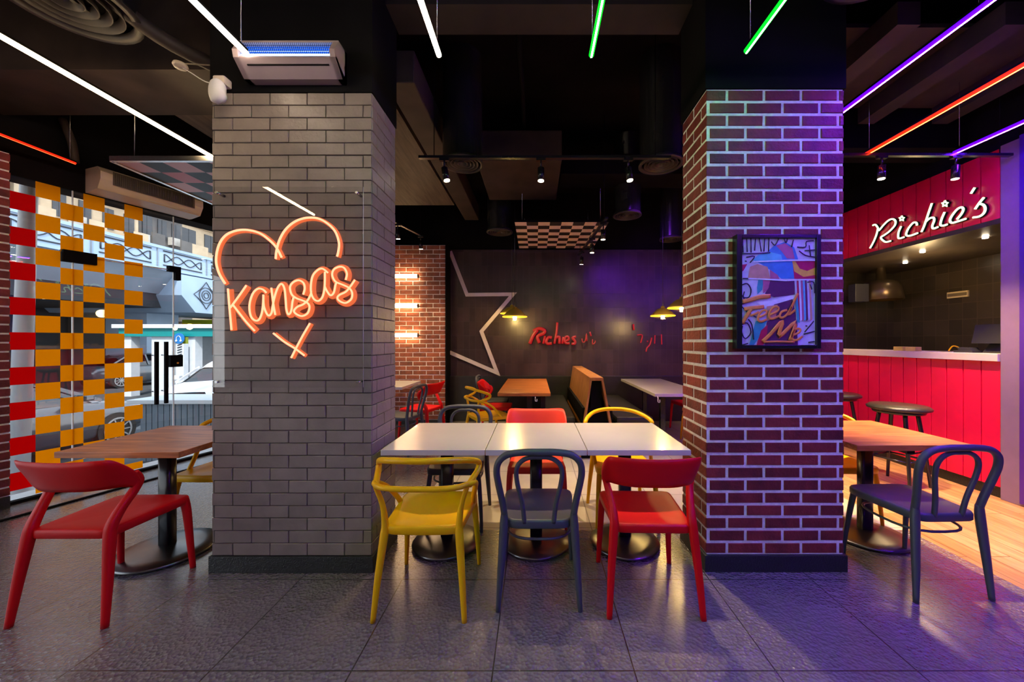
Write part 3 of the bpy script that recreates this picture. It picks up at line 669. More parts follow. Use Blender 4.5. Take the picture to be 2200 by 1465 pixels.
for s in strokes:
    bm = B(); st = len(s) == 11 and abs(s[0][0]-s[10][0]) < 1e-3
    sweep(bm, zc(s), .0095 if not st else .0075, n=8, res=1 if st else 4, ref=(1, 0, 0)); o = obj('letter' if not st else 'star', bm, 'sign_white', t)
    bm = B(); pts = zc(s); sweep(bm, [(p.x+.022, p.y, p.z) for p in pts], .011, n=6, res=1 if st else 4, ref=(1, 0, 0)); obj('letter_back', bm, 'black_paint', o)

# dim red script on the dark wall
t = thing('red_script_sign', 'dim red neon script on the dark tiled wall', 'neon sign')
zd = lambda p: [at(1060+x/5.5, 660+y/5.5, 6.44) for x, y in p]
for s, w_ in (([(430, 430), (470, 330), (520, 270)], .035), ([(470, 280), (540, 250), (605, 275), (590, 310), (520, 345), (545, 420)], .033), ([(610, 340), (590, 430)], .022),
              ([(690, 360), (650, 355), (625, 400), (640, 430), (690, 425)], .028), ([(755, 180), (745, 300), (720, 430)], .022), ([(735, 360), (780, 350), (780, 430)], .026), ([(825, 350), (815, 430)], .022),
              ([(850, 400), (890, 380), (880, 345), (845, 360), (850, 420), (900, 425)], .022), ([(975, 345), (935, 360), (965, 400), (960, 430), (925, 430)], .024),
              ([(1045, 370), (1055, 410), (1085, 400), (1100, 310), (1105, 400)], .010), ([(1140, 290), (1155, 340)], .014), ([(1172, 380), (1172, 435), (1200, 420), (1205, 395)], .010),
              ([(1655, 200), (1660, 270)], .016), ([(1820, 395), (1822, 410)], .012), ([(1870, 360), (1850, 440), (1815, 480), (1805, 525)], .012), ([(1910, 330), (1905, 430)], .010), ([(1985, 320), (1990, 440)], .010),
              ([(1700, 330), (1760, 330), (1740, 420)], .012)):
    bm = B(); sweep(bm, zd(s), w_*.95, n=6, res=3); obj('red_stroke', bm, 'back_neon', t)

# star on the dark wall
def ribbon(pts, w, closed=False):
    out_l, out_r = [], []; n = len(pts)
    for i, p in enumerate(pts):
        a, b = pts[max(i-1, 0)], pts[min(i+1, n-1)]
        d1 = (p-a).normalized() if i else (b-p).normalized(); d2 = (b-p).normalized() if i < n-1 else d1
        n1 = Vector((d1.z, 0, -d1.x)); n2 = Vector((d2.z, 0, -d2.x)); m_ = (n1+n2); m_ = m_.normalized(); k = w/2/max(m_.dot(n1), .2)
        out_l.append(p+m_*k); out_r.append(p-m_*k)
    return out_l, out_r
l, r = ribbon([at(x, y, 6.47) for x, y in ((967, 540), (1003, 633), (1102, 632), (1034, 712), (1068, 801), (966, 757))], .062)
bm = B()
for k in range(len(l)-1): prism(bm, [l[k], l[k+1], r[k+1], r[k]], (0, .025, 0))
tag(obj('star_outline', bm, 'star_paint'), 'large white half star outline on the dark tiled wall', 'wall art')

# tube lamps on the brick pier
for k, (py, w3) in enumerate(((593, 'top'), (657, 'middle'), (720, 'lowest'))):
    t = thing('wall_tube_lamp', f'glowing horizontal tube lamp on the brick pier, {w3} of three', 'lamp', group='tube lamps on the brick pier')
    a, b = at(835, py, 6.1), at(897, py, 6.1)
    bm = B(); cyl(bm, a, b, .030, n=16); obj('lit_tube', bm, 'glow_lamp', t)
    for p in (a, b):
        bm = B(); cyl(bm, p+V(0, .0, 0), p+V(.014 if p is b else -.014, 0, 0), .034, n=16); cyl(bm, p, p+V(0, .1, 0), .01, n=8); obj('end_cap', bm, 'table_black', t)

# ================================================================== POSTER
t = thing('framed_poster', 'black framed colourful poster with orange lettering on the red bricks', 'poster')
PY = 2.22
zp = lambda p, yy=0.: [at(1560+x/5.05, 480+y/5.05, PY-.004-yy) for x, y in p]
a, b = at(1579, 505, PY), at(1759, 749, PY)
c0, c1 = at(1591, 513, PY), at(1750, 741, PY)
bm = B()
box(bm, a.x, c0.x, PY-.02, PY+.03, b.z, a.z, bev=.003); box(bm, c1.x, b.x, PY-.02, PY+.03, b.z, a.z, bev=.003)
box(bm, c0.x, c1.x, PY-.02, PY+.03, c0.z, a.z, bev=.003); box(bm, c0.x, c1.x, PY-.02, PY+.03, b.z, c1.z, bev=.003)
obj('frame', bm, 'table_black', t)
cols = [('print_paper', (.62, .55, .75)), ('print_blue', (.05, .22, .62)), ('print_sky', (.12, .48, .70)), ('print_red', (.50, .02, .08)), ('print_yellow', (.80, .45, .05)),
        ('print_plum', (.12, .03, .10)), ('print_peach', (.62, .28, .22)), ('print_black', (.02, .012, .03)), ('print_white', (.75, .7, .85)), ('print_teal', (.05, .30, .42)), ('print_rose', (.48, .12, .25))]
for n_, c in cols: mat(n_, c, .35, noise=.12, nscale=25, coat=.3)
idx = {n_: i for i, (n_, _) in enumerate(cols)}; bm = B(); lay = 0
def shape(c, pts):
    global lay
    lay += 1; pts = [(min(max(x, 148), 965), min(max(y, 160), 1322)) for x, y in pts]
    f = poly(bm, zp(pts, lay*.00025), idx[c]); return f
shape('print_paper', [(148, 160), (965, 160), (965, 1322), (148, 1322)])
shape('print_blue', [(300, 400), (420, 330), (520, 240), (640, 200), (740, 260), (780, 380), (740, 600), (600, 600), (470, 500), (380, 440)])
shape('print_sky', [(280, 400), (350, 340), (480, 310), (600, 340), (610, 400), (430, 420)])
shape('print_rose', [(540, 240), (640, 215), (720, 270), (745, 385), (660, 380), (600, 300)])
shape('print_red', [(720, 400), (965, 400), (965, 600), (740, 600)])
shape('print_yellow', [(715, 400), (745, 400), (800, 490), (880, 515), (965, 480), (965, 560), (840, 580), (740, 520)])
shape('print_red', [(148, 450), (230, 440), (190, 510), (148, 540)])
shape('print_peach', [(260, 470), (340, 440), (450, 470), (480, 600), (235, 600)])
shape('print_rose', [(475, 500), (560, 560), (580, 600), (478, 600)])
shape('print_paper', [(240, 605), (360, 605), (330, 700), (300, 770), (270, 700)])
shape('print_teal', [(350, 605), (410, 605), (390, 720), (340, 770), (335, 690)])
shape('print_rose', [(400, 605), (500, 605), (460, 720), (400, 760)])
shape('print_plum', [(480, 610), (740, 610), (745, 770), (520, 800), (420, 760), (460, 700)])
shape('print_white', [(330, 850), (480, 840), (700, 780), (770, 770), (740, 820), (560, 880), (420, 920)])
shape('print_plum', [(520, 880), (720, 820), (760, 1010), (780, 1320), (420, 1320), (440, 1080)])
shape('print_peach', [(440, 900), (560, 880), (540, 1020), (440, 1060)])
shape('print_teal', [(320, 1060), (450, 1040), (380, 1200), (300, 1322), (250, 1322)])
shape('print_red', [(380, 1160), (450, 1100), (440, 1250), (400, 1322), (330, 1322)])
for k, c in enumerate(('print_paper', 'print_red', 'print_white', 'print_rose', 'print_sky', 'print_plum', 'print_paper', 'print_peach')):
    x = 745+k*22; shape(c, [(x, 605), (x+16, 605), (x+38, 1040), (x+14, 1060)])
shape('print_teal', [(750, 800), (775, 780), (800, 1080), (770, 1070)])
for y in (400, 600): shape('print_white', [(300, y+8), (700, y-8), (965, y-10), (965, y+6), (700, y+8), (300, y+22)] if y == 400 else [(240, 590), (480, 600), (640, 612), (965, 600), (965, 612), (640, 626), (240, 602)])
obj('print', bm, [n_ for n_, _ in cols], t)
bm = B()
for s in ([(160, 330), (300, 330), (470, 320)], [(170, 170), (175, 320)], [(215, 170), (220, 315)], [(260, 165), (262, 320)], [(310, 170), (300, 300)], [(350, 165), (372, 310)], [(410, 170), (400, 310)], [(455, 165), (450, 310)],
          [(480, 200), (520, 240), (560, 170)], [(620, 170), (640, 215), (655, 170)], [(700, 260), (720, 180)], [(760, 260), (850, 260), (860, 200), (940, 190)], [(890, 240), (905, 360)], [(780, 300), (850, 350), (960, 370)], [(840, 300), (958, 290)],
          [(210, 370), (300, 360), (250, 430)], [(195, 410), (215, 415)], [(170, 600), (230, 600)], [(160, 670), (220, 655), (260, 720), (240, 800), (180, 800), (190, 740)], [(150, 760), (200, 850), (150, 880)],
          [(870, 640), (940, 640), (950, 760)], [(900, 660), (920, 720)], [(160, 900), (220, 960), (320, 1020)], [(160, 1100), (220, 1080), (260, 1180), (200, 1250), (160, 1180), (170, 1110)], [(230, 1040), (270, 1100), (290, 1260)],
          [(840, 1180), (940, 1060)], [(850, 1110), (870, 1115)], [(830, 1200), (950, 1170)], [(160, 1320), (230, 1300)], [(880, 1290), (950, 1280)]):
    sweep(bm, [p-V(0, .0085, 0) for p in zp(s)], (.0042, .0004), n=6, res=3)
obj('scribble_marks', bm, 'print_black', t)
mat('print_orange', (.80, .26, .05), .4, noise=.1, nscale=30)
bm = B()
def blot(s, w_): sweep(bm, [p-V(0, .0115, 0) for p in zp(s)], (w_/5.05*PY/F/2*1.0, .0006), n=8, res=4)
for s, w_ in (([(165, 850), (250, 830), (350, 800), (470, 790)], 50), ([(185, 930), (280, 915), (400, 905)], 42), ([(265, 925), (215, 1000), (165, 1085)], 42), ([(250, 1000), (300, 985), (345, 960)], 26),
              ([(345, 1015), (415, 985), (425, 950), (385, 945), (345, 990), (335, 1045), (370, 1065), (430, 1040)], 25),
              ([(455, 995), (540, 955), (555, 915), (510, 905), (465, 955), (455, 1015), (490, 1035), (560, 1005)], 25),
              ([(650, 940), (590, 960), (568, 1010), (600, 1022), (650, 985), (700, 900), (765, 760)], 27), ([(700, 900), (665, 990), (735, 940)], 27),
              ([(385, 1280), (470, 1200), (600, 1060), (560, 1230), (740, 1070), (680, 1270)], 44), ([(700, 1215), (775, 1185), (790, 1148), (745, 1145), (705, 1195), (705, 1250), (750, 1265), (815, 1225)], 25), ([(400, 1285), (550, 1280), (730, 1285)], 22)): blot(s, w_)
obj('orange_lettering', bm, 'print_orange', t)

# ================================================================== CHAIRS
def slab(bm, out, z, dip=.012, edge=.012, th=.035, n_in=4):
    """a seat: outline ring points (x, y), dished top, rounded edge, underside"""
    cx = sum(p[0] for p in out)/len(out); cy = sum(p[1] for p in out)/len(out); rings = []
    lv = [(k/n_in*.93, -dip*(1-(k/n_in)**2)) for k in range(1, n_in+1)]+[(.98, -.002), (1., -edge), (1., -th+.004), (.985, -th), (.5, -th)]
    for s, dz in lv: rings.append([bm.verts.new((cx+(x-cx)*s, cy+(y-cy)*s, z+dz)) for x, y in out])
    c = bm.verts.new((cx, cy, z-dip)); c2 = bm.verts.new((cx, cy, z-th)); n = len(out)
    for k in range(n):
        bm.faces.new((c, rings[0][k], rings[0][(k+1) % n])).smooth = True; bm.faces.new((c2, rings[-1][(k+1) % n], rings[-1][k]))
        for A, Bq in zip(rings, rings[1:]): bm.faces.new((A[k], Bq[k], Bq[(k+1) % n], A[(k+1) % n])).smooth = True
def outline(wf, wr, y0, y1, pw=5., n=40, bow=0.):
    """rounded trapezoid: rear width wr at y0, front width wf at y1"""
    pts = []
    for k in range(n):
        th = 2*math.pi*k/n; c, s = math.cos(th), math.sin(th)
        x = math.copysign(abs(c)**(2/pw), c); y = math.copysign(abs(s)**(2/pw), s); v = (y+1)/2
        pts.append((x*((wr*(1-v)+wf*v)/2), y0+(y1-y0)*v+bow*(1-x*x)*(1 if y > 0 else -1)))
    return pts
def red_chair(name, label, m, group=None):
    t = thing(name, label, 'chair', group=group)
    bm = B(); slab(bm, outline(.445, .40, -.205, .235, 12), .455, dip=.01, th=.045); obj('seat', bm, m, t)
    for s in (-1, 1):
        bm = B(); sweep(bm, [(s*.195, .20, .445, .022, .020), (s*.205, .212, .36, .020, .018), (s*.215, .225, .15, .016, .014), (s*.222, .235, 0, .013, .012)], n=12, power=3.5, ref=(0, 1, 0)); obj('leg', bm, m, t)
        bm = B(); sweep(bm, [(s*.235, -.245, 0, .014, .013), (s*.222, -.222, .2, .018, .018), (s*.205, -.198, .40, .022, .022), (s*.200, -.185, .47, .022, .022),
                             (s*.207, -.145, .545, .019, .020), (s*.222, -.100, .615, .018, .019), (s*.236, -.090, .665, .014, .022), (s*.243, -.12, .71, .010, .02)], n=12, power=3.2, ref=(0, 1, 0)); obj('leg', bm, m, t)
    half = [((0, -.215, .650), (0, -.258, .806)), ((.10, -.21, .650), (.11, -.253, .808)), ((.18, -.18, .652), (.20, -.244, .812)), ((.214, -.135, .645), (.238, -.210, .802)), ((.226, -.095, .62), (.252, -.13, .73)), ((.228, -.083, .605), (.248, -.090, .665))]
    mir = [((-b[0], b[1], b[2]), (-a[0], a[1], a[2])) for b, a in half[:0:-1]]
    bm = B(); sheet(bm, mir+half, m=6, t=.016); obj('backrest', bm, m, t)
    return t
def yellow_chair(name, label, group=None, m='yellow_plastic'):
    t = thing(name, label, 'chair', group=group)
    bm = B(); slab(bm, outline(.46, .40, -.20, .235, 9, bow=.012), .458, dip=.024, th=.045); obj('seat', bm, m, t)
    for s in (-1, 1):
        bm = B(); sweep(bm, [(s*.195, .19, .44, .024, .022), (s*.208, .205, .34, .019, .018), (s*.222, .228, .12, .014, .013), (s*.228, .236, 0, .011, .011)], n=12, ref=(0, 1, 0)); obj('leg', bm, m, t)
        bm = B(); sweep(bm, [(s*.228, -.245, 0, .013, .012), (s*.212, -.225, .2, .017, .016), (s*.193, -.195, .40, .021, .02), (s*.19, -.188, .46, .018, .018), (s*.202, -.19, .56, .014, .014), (s*.232, -.20, .655, .013, .013), (s*.238, -.19, .675, .012, .012)], n=12, ref=(0, 1, 0)); obj('leg', bm, m, t)
    pts = []
    half = [(0, -.262, .668), (.10, -.258, .667), (.19, -.238, .668), (.243, -.19, .668), (.262, -.12, .648), (.245, -.02, .585), (.222, .06, .50), (.215, .10, .45)]
    bm = B(); sweep(bm, [(-x, y, z) for x, y, z in half[:0:-1]]+half, .0145, n=12, res=5, ref=(0, 0, 1)); obj('lower_rail', bm, m, t)
    half = [(0, -.268, .808), (.09, -.255, .806), (.18, -.205, .792), (.245, -.12, .765), (.272, -.065, .735), (.268, -.085, .70), (.246, -.16, .672), (.24, -.185, .655)]
    bm = B(); sweep(bm, [(-x, y, z) for x, y, z in half[:0:-1]]+half, .016, n=12, res=5, ref=(0, 0, 1)); obj('upper_rail', bm, m, t)
    return t
def bistro_chair(name, label, m, group=None):
    t = thing(name, label, 'chair', group=group)
    bm = B(); slab(bm, outline(.43, .355, -.205, .225, 6.5), .46, dip=.008, th=.045); obj('seat', bm, m, t)
    for s in (-1, 1):
        bm = B(); sweep(bm, [(s*.175, .185, .43, .018, .018), (s*.19, .20, .3, .016, .016), (s*.205, .222, .1, .013, .013), (s*.208, .228, 0, .011, .011)], n=10, ref=(0, 1, 0)); obj('leg', bm, m, t)
        bm = B(); sweep(bm, [(s*.213, -.225, 0, .013, .013), (s*.200, -.212, .2, .019, .018), (s*.186, -.195, .42, .023, .021), (s*.183, -.193, .50, .0175, .018)], n=10, ref=(0, 1, 0)); obj('leg', bm, m, t)
    half = [(0, -.262, .835), (.08, -.262, .834), (.16, -.26, .822), (.205, -.255, .785), (.218, -.245, .73), (.210, -.23, .66), (.192, -.208, .56), (.183, -.193, .49)]
    bm = B(); sweep(bm, [(-x, y, z) for x, y, z in half[:0:-1]]+half, (.0175, .0185), n=12, res=5, ref=(0, 1, 0)); obj('back_hoop', bm, m, t)
    half = [(0, -.250, .806), (.05, -.25, .804), (.095, -.247, .780), (.117, -.24, .735), (.112, -.228, .66), (.088, -.21, .55), (.077, -.195, .445)]
    bm = B(); sweep(bm, [(-x, y, z) for x, y, z in half[:0:-1]]+half, .0125, n=10, res=5, ref=(0, 1, 0)); obj('inner_hoop', bm, m, t)
    bm = B(); ring = []
    for k in range(25):
        a = 2*math.pi*k/24; ring.append((.182*math.copysign(abs(math.cos(a))**.7, math.cos(a)), .01+.19*math.copysign(abs(math.sin(a))**.7, math.sin(a)), .35))
    sweep(bm, ring, .007, n=8, res=1, ref=(0, 0, 1)); obj('stretcher', bm, m, t)
    return t
rc = red_chair('armless_chair', 'red plastic chair alone at the walnut table by the window', 'red_plastic', 'red plastic chairs'); rc.location = (-2.335, 2.05, 0)
rc.rotation_euler = (0, 0, math.radians(0))
dup(rc, 'red plastic chair before the white table nearest the red brick pillar', (.615, 2.105, 0), math.radians(-1.5))
yc = yellow_chair('loop_armchair', 'yellow loop back chair before the white table nearest the grey pillar', 'yellow loop chairs'); yc.location = (-.58, 2.085, 0)
bc = bistro_chair('bistro_chair', 'grey bent hoop bistro chair before the middle white table', 'grey_plastic', 'grey bistro chairs'); bc.location = (.02, 2.14, 0)
dup(bc, 'grey bistro chair before the walnut table by the oak floor', (2.245, 2.215, 0), math.radians(2))
# far side of the white tables
PI = math.pi
dup(bc, 'grey bistro chair behind the white table nearest the grey pillar', (-.60, 2.93, 0), PI)
cc = red_chair('armless_chair', 'red chair with warm light in its colour behind the middle white table', 'red_plastic_lit', 'red plastic chairs'); cc.location = (.01, 2.98, 0); cc.rotation_euler = (0, 0, PI)
dup(yc, 'yellow loop chair behind the white table nearest the brick pillar', (.68, 2.95, 0), PI)
dup(yc, 'yellow chair tucked on the far side of the walnut window table', (-2.33, 2.82, 0), PI)
dup(yc, 'yellow chair half hidden behind the red brick pillar', (2.35, 2.98, 0), PI)

# ================================================================== TABLES
def table(name, label, x0, x1, y0, y1, m, th=.033, h=.75, group=None, base_r=.235, seam=None, base_y=None):
    cx, cy = (x0+x1)/2, (y0+y1)/2; t = thing(name, label, 'table', (cx, cy, 0), group=group); w, d = (x1-x0)/2, (y1-y0)/2
    bm = B(); box(bm, -w, w, -d, d, h-th, h, bev=.003); obj('tabletop', bm, m, t)
    by = (base_y-cy) if base_y else 0
    bm = B(); sweep(bm, [(0, by, .03, .042, .030), (0, by, h-th-.01, .042, .030)], n=16, res=1, power=5, ref=(0, 1, 0)); obj('post', bm, 'table_black', t)
    bm = B(); box(bm, -w*.7, w*.7, by-.025, by+.025, h-th-.03, h-th); box(bm, -.025, .025, -d*.75, d*.75, h-th-.028, h-th-.002); obj('bracket', bm, 'table_black', t)
    bm = B(); lathe(bm, (0, by, 0), [(0, .055), (.06, .052), (base_r*.7, .036), (base_r*.97, .026), (base_r, .018), (base_r*.98, .010), (0, .010)], n=48); obj('base_disc', bm, 'base_metal', t)
    for k in range(4):
        a = PI/4+k*PI/2; bm = B(); lathe(bm, (base_r*.85*math.cos(a), by+base_r*.85*math.sin(a), 0), [(0, .014), (.014, .014), (.018, 0), (0, 0)], n=12); obj('foot', bm, 'table_black', t)
    return t
table('dining_table', 'white square pedestal table nearest the grey pillar', -.92, -.300, 2.20, 2.93, 'white_top', group='white tables pushed together')
table('dining_table', 'middle white square pedestal table of the row of three', -.296, .308, 2.20, 2.93, 'white_top', group='white tables pushed together')
table('dining_table', 'white square pedestal table nearest the red brick pillar', .312, .927, 2.20, 2.93, 'white_top', group='white tables pushed together')
table('dining_table', 'walnut topped pedestal table by the street window', -2.81, -2.08, 2.16, 2.84, 'walnut_top', th=.036, base_r=.27, base_y=2.46)
rt = table('dining_table', 'walnut pedestal table with a cross seam before the red counter', 2.0, 2.74, 2.30, 2.572, 'walnut_top', th=.036, base_r=.25, base_y=2.66)
bm = B(); box(bm, -.37, .37, 2.576-2.436, 3.02-2.436, .714, .75, bev=.003); obj('tabletop', bm, 'walnut_top', rt)

# bar stools by the counter
def stool(label, x, y, h=.775):
    t = thing('bar_stool', label, 'stool', (x, y, 0), rz=math.radians(20), group='black stools at the counter')
    bm = B(); lathe(bm, (0, 0, h-.05), [(0, 0), (.20, 0), (.235, .012), (.24, .03), (.215, .05), (.1, .056), (0, .056)], n=32); obj('seat_cushion', bm, 'black_leather', t)
    bm = B(); lathe(bm, (0, 0, h-.075), [(0, 0), (.19, 0), (.20, .025), (0, .025)], n=32); obj('seat_ring', bm, 'table_black', t)
    for k in range(4):
        a = PI/4+k*PI/2; c, s = math.cos(a), math.sin(a)
        bm = B(); sweep(bm, [(.14*c, .14*s, h-.06, .018, .018), (.2*c, .2*s, .3, .016, .016), (.235*c, .235*s, 0, .013, .013)], n=10, ref=(0, 1, 0)); obj('leg', bm, 'table_black', t)
    for zf, rr in ((.26, .205), (.34, .195)):
        bm = B()
        for k in range(4 if zf < .3 else 2):
            a, b = PI/4+k*PI/2*(1 if zf < .3 else 2), PI/4+(k*(1 if zf < .3 else 2)+1)*PI/2
            cyl(bm, (rr*math.cos(a), rr*math.sin(a), zf), (rr*math.cos(b), rr*math.sin(b), zf), .009, n=8)
        obj('foot_rail', bm, 'table_black', t)
    return t
stool('black padded bar stool standing before the red counter', 3.55, 3.62)
stool('black bar stool mostly hidden by the red brick pillar', 3.62, 4.45)

# counter things
t = thing('payment_terminal', 'black touch screen till turned away on the counter', 'till', (XR+.22, 3.42, 1.285))
bm = B(); prism(bm, [(-.14, -.13, .09), (.08, -.13, .10), (.12, -.13, .26), (-.10, -.13, .27)], (0, .30, 0)); obj('screen', bm, 'dark_plastic', t)
bm = B(); prism(bm, [(-.12, -.08, 0), (.15, -.08, 0), (.06, -.08, .12), (-.02, -.08, .12)], (0, .18, 0)); obj('stand', bm, 'dark_plastic', t)
t = thing('card_reader', 'dark card reader lying beside the till', 'card reader', (XR+.08, 3.60, 1.285))
bm = B(); prism(bm, [(-.05, -.06, 0), (.05, -.06, 0), (.05, .10, 0), (-.05, .10, 0)], (0, 0, .02)); prism(bm, [(-.04, -.05, .02), (.04, -.05, .02), (.04, .06, .02), (-.04, .06, .02)], (.0, .02, .03)); obj('body', bm, 'dark_plastic', t)
bm = B(); sweep(bm, [(0, .08, .02), (.02, .12, .05), (.0, .15, .06), (-.02, .17, .01)], .006, n=6); obj('cable', bm, 'yellow_plastic', t)
for k, (yy, l_) in enumerate(((4.12, 'small yellow card box on the counter, nearer the till'), (4.26, 'small yellow card box on the counter, farther from the till'))):
    bm = B(); box(bm, XR+.02, XR+.09, yy-.06, yy+.05, 1.285, 1.333, bev=.003)
    tag(obj('card_box', bm, mat('box_yellow%d' % k, (.65, .50, .10), .6, noise=.2)), l_, 'box', 'yellow boxes on the counter')
t = thing('wall_socket', 'cream double socket plate on the brown kitchen tiles', 'socket')
a, b = on_x(2036, 641, 5.53), on_x(2081, 658, 5.53)
bm = B(); box(bm, 5.518, 5.54, b.y, a.y, 1.965, 2.045, bev=.003); obj('plate', bm, mat('socket_cream', (.62, .50, .26), .5), t)
for k in range(2):
    y_ = b.y+(a.y-b.y)*(.27+.46*k); bm = B(); box(bm, 5.513, 5.52, y_-.055, y_+.055, 1.985, 2.025, bev=.002); obj('outlet', bm, mat('socket_grey%d' % k, (.16, .12, .06), .5), t)
t = thing('kitchen_hood', 'dark metal hood hanging in the far corner of the hatch', 'hood', (4.95, 5.3, 0))
bm = B(); lathe(bm, (0, 0, 0), [(.24, 1.98), (.25, 1.99), (.22, 2.18), (.18, 2.24), (.06, 2.27), (.05, 2.44)], n=28); obj('hood_body', bm, mat('hood_metal', (.10, .07, .04), .3, metal=.7), t)
bm = B(); box(bm, -.45, -.26, -.1, .02, 1.95, 2.2, bev=.004); obj('side_box', bm, 'dark_plastic', t)
bm = B(); lathe(bm, (0, 0, 0), [(0, 2.02), (.16, 2.02), (.15, 2.05), (0, 2.05)], n=20); obj('lit_disc', bm, mat('hood_glow', (.4, .2, .05), .5, emit=(1, .5, .15), estr=.6), t)
for k, (x, y) in enumerate(((4.5, 3.7), (4.5, 4.3), (4.9, 4.9), (5.1, 3.5))):
    bm = B(); cyl(bm, (x, y, 2.425), (x, y, 2.44), .022, n=16)
    tag(obj('recessed_light', bm, 'glow_spot'), ('tiny recessed light in the hatch ceiling nearest the lilac post', 'tiny recessed light in the hatch ceiling under the sign', 'tiny recessed light in the hatch ceiling farthest from the post', 'tiny recessed light in the hatch ceiling against the tiled wall')[k], 'light', 'recessed lights in the hatch')
light('hatch_light', 'POINT', (4.6, 4.4, 2.1), 9, (1, .66, .3), shadow_soft_size=.1)

# ================================================================== BACK ROOM
def far_table(label, x0, x1, y0, y1, m, legs, th=.04):
    t = thing('long_table', label, 'table')
    bm = B(); box(bm, x0, x1, y0, y1, .75-th, .75, bev=.004); obj('tabletop', bm, m, t)
    for x, y in legs:
        bm = B(); obb(bm, (x, y, 0), (x, y, .75-th), .06, .06); obj('leg', bm, 'table_black', t)
    return t
far_table('long walnut booth table before the dark star wall', -.47, .19, 4.60, 6.35, 'walnut_top', [(-.08, 4.8), (-.08, 6.1), (.10, 4.8)])
far_table('long white booth table beyond the red brick pillar', 1.47, 2.15, 4.55, 6.35, 'white_top', [(1.62, 4.72), (1.95, 4.72), (1.8, 6.1)])
far_table('pale table beside the orange brick pier', -2.75, -1.87, 5.2, 6.05, 'white_top', [(-2.3, 5.6)])
t = thing('booth_divider', 'A shaped wooden booth divider between the two black benches', 'divider')
bm = B(); yf, yb2 = 4.35, 6.4
# two sloping boards and a cap
xl, xr_ = .50, .98; xt0, xt1 = .645, .80
prism(bm, [(xl, yf, .0), (xl+.03, yf, 0), (xt0+.02, yf, .93), (xt0, yf, .95)], (0, yb2-yf, 0)); obj('side_board', bm, 'booth_wood', t)
bm = B(); prism(bm, [(xr_-.03, yf, .0), (xr_, yf, 0), (xt1, yf, .95), (xt1-.02, yf, .93)], (0, yb2-yf, 0)); obj('side_board', bm, 'booth_wood', t)
bm = B(); prism(bm, [(xt0-.004, yf, .93), (xt1+.004, yf, .93), (xt1+.0, yf, .965), (xt0, yf, .965)], (0, yb2-yf, 0)); obj('top_cap', bm, 'booth_wood', t)
bm = B(); box(bm, .56, .92, yf+.06, yb2, 0, .6); box(bm, .66, .79, yf+.06, yb2, .6, .92); obj('infill_panel', bm, 'black_paint', t)
def bench(label, x0, x1, y0, y1):
    t = thing('bench_seat', label, 'bench', group='black leather booth benches')
    bm = B(); box(bm, x0, x1, y0, y1, .38, .47, bev=.03); obj('seat_cushion', bm, 'black_leather', t)
    bm = B(); box(bm, x0+.03, x1-.03, y0+.03, y1, 0, .38); obj('bench_base', bm, 'black_paint', t)
bench('black leather booth bench left of the wooden divider', .10, .49, 4.5, 6.4); bench('black leather booth bench right of the wooden divider', .99, 1.44, 4.5, 6.4)
# chairs at the far tables
dup(yc, 'yellow loop chair at the long walnut booth table', (-.62, 4.78, 0), math.radians(-62))
dup(rc, 'red chair beyond the yellow chair at the walnut booth table', (-.58, 5.45, 0), math.radians(-90))
dup(bc, 'grey bistro chair deepest at the walnut booth table', (-.66, 5.95, 0), math.radians(-90))
dup(rc, 'red chair by the orange brick pier', (-1.62, 5.30, 0), math.radians(75))
dup(bc, 'dark bistro chair beside the pale far table', (-1.72, 4.72, 0), math.radians(80))
dup(rc, 'red chair at the far end of the white booth table', (2.42, 5.75, 0), math.radians(95))
dup(yc, 'yellow chair glimpsed under the white booth table', (2.32, 5.05, 0), math.radians(95))
dup(cc, 'red chair with warm light in its colour under the white booth table beside the brick pillar', (2.38, 4.45, 0), math.radians(95))
def pendant(label, x, y, z, r=.17):
    t = thing('pendant_lamp', label, 'lamp', (x, y, z), group='yellow pendant lamps')
    bm = B(); lathe(bm, (0, 0, 0), [(r, 0), (r*1.01, .008), (r*.72, .06), (r*.45, .10), (.03, .115), (.028, .14), (.022, .14)], n=32); obj('lamp_shade', bm, mat('lamp_yellow', (.5, .34, .03), .3, metal=.4) if 'lamp_yellow' not in M else 'lamp_yellow', t)
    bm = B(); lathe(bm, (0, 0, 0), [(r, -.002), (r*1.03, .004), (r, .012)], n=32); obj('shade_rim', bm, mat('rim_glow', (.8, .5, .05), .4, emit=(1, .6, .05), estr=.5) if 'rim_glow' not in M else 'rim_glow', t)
    bm = B(); lathe(bm, (0, 0, -.01), [(0, -.03), (.022, -.02), (.028, .0), (.02, .03), (0, .05)], n=16); obj('bulb', bm, 'glow_bulb', t)
    bm = B(); lathe(bm, (0, 0, 0), [(r*.8, -.004), (r*.6, -.03), (r*.3, -.045), (0, -.05)], n=24); obj('glass_bowl', bm, 'clear_glass', t)
    bm = B(); cyl(bm, (0, 0, .14), (0, 0, 4.0-z), .004, n=6); obj('cord', bm, 'table_black', t)
    light('pendant_light', 'POINT', (x, y, z-.07), 7, (1, .65, .2), shadow_soft_size=.04)
    return t
pendant('yellow pendant lamp over the walnut booth table, nearer of two', *at(1106, 681, 5.15))
pendant('yellow pendant lamp over the walnut booth table, farther of two', *at(1100, 674, 6.0), r=.19)
pendant('yellow pendant lamp over the white booth table, fully visible', *at(1424, 679, 5.3))
pendant('yellow pendant lamp cut off by the red brick pillar', *at(1465, 662, 4.6))
bm = B(); sweep(bm, [(1.50, 4.545, .715), (1.50, 4.52, .70), (1.50, 4.52, .655), (1.52, 4.52, .65), (1.52, 4.52, .68)], .006, n=6); tag(obj('bag_hook', bm, 'white_metal'), 'white bag hook under the edge of the white booth table', 'hook')
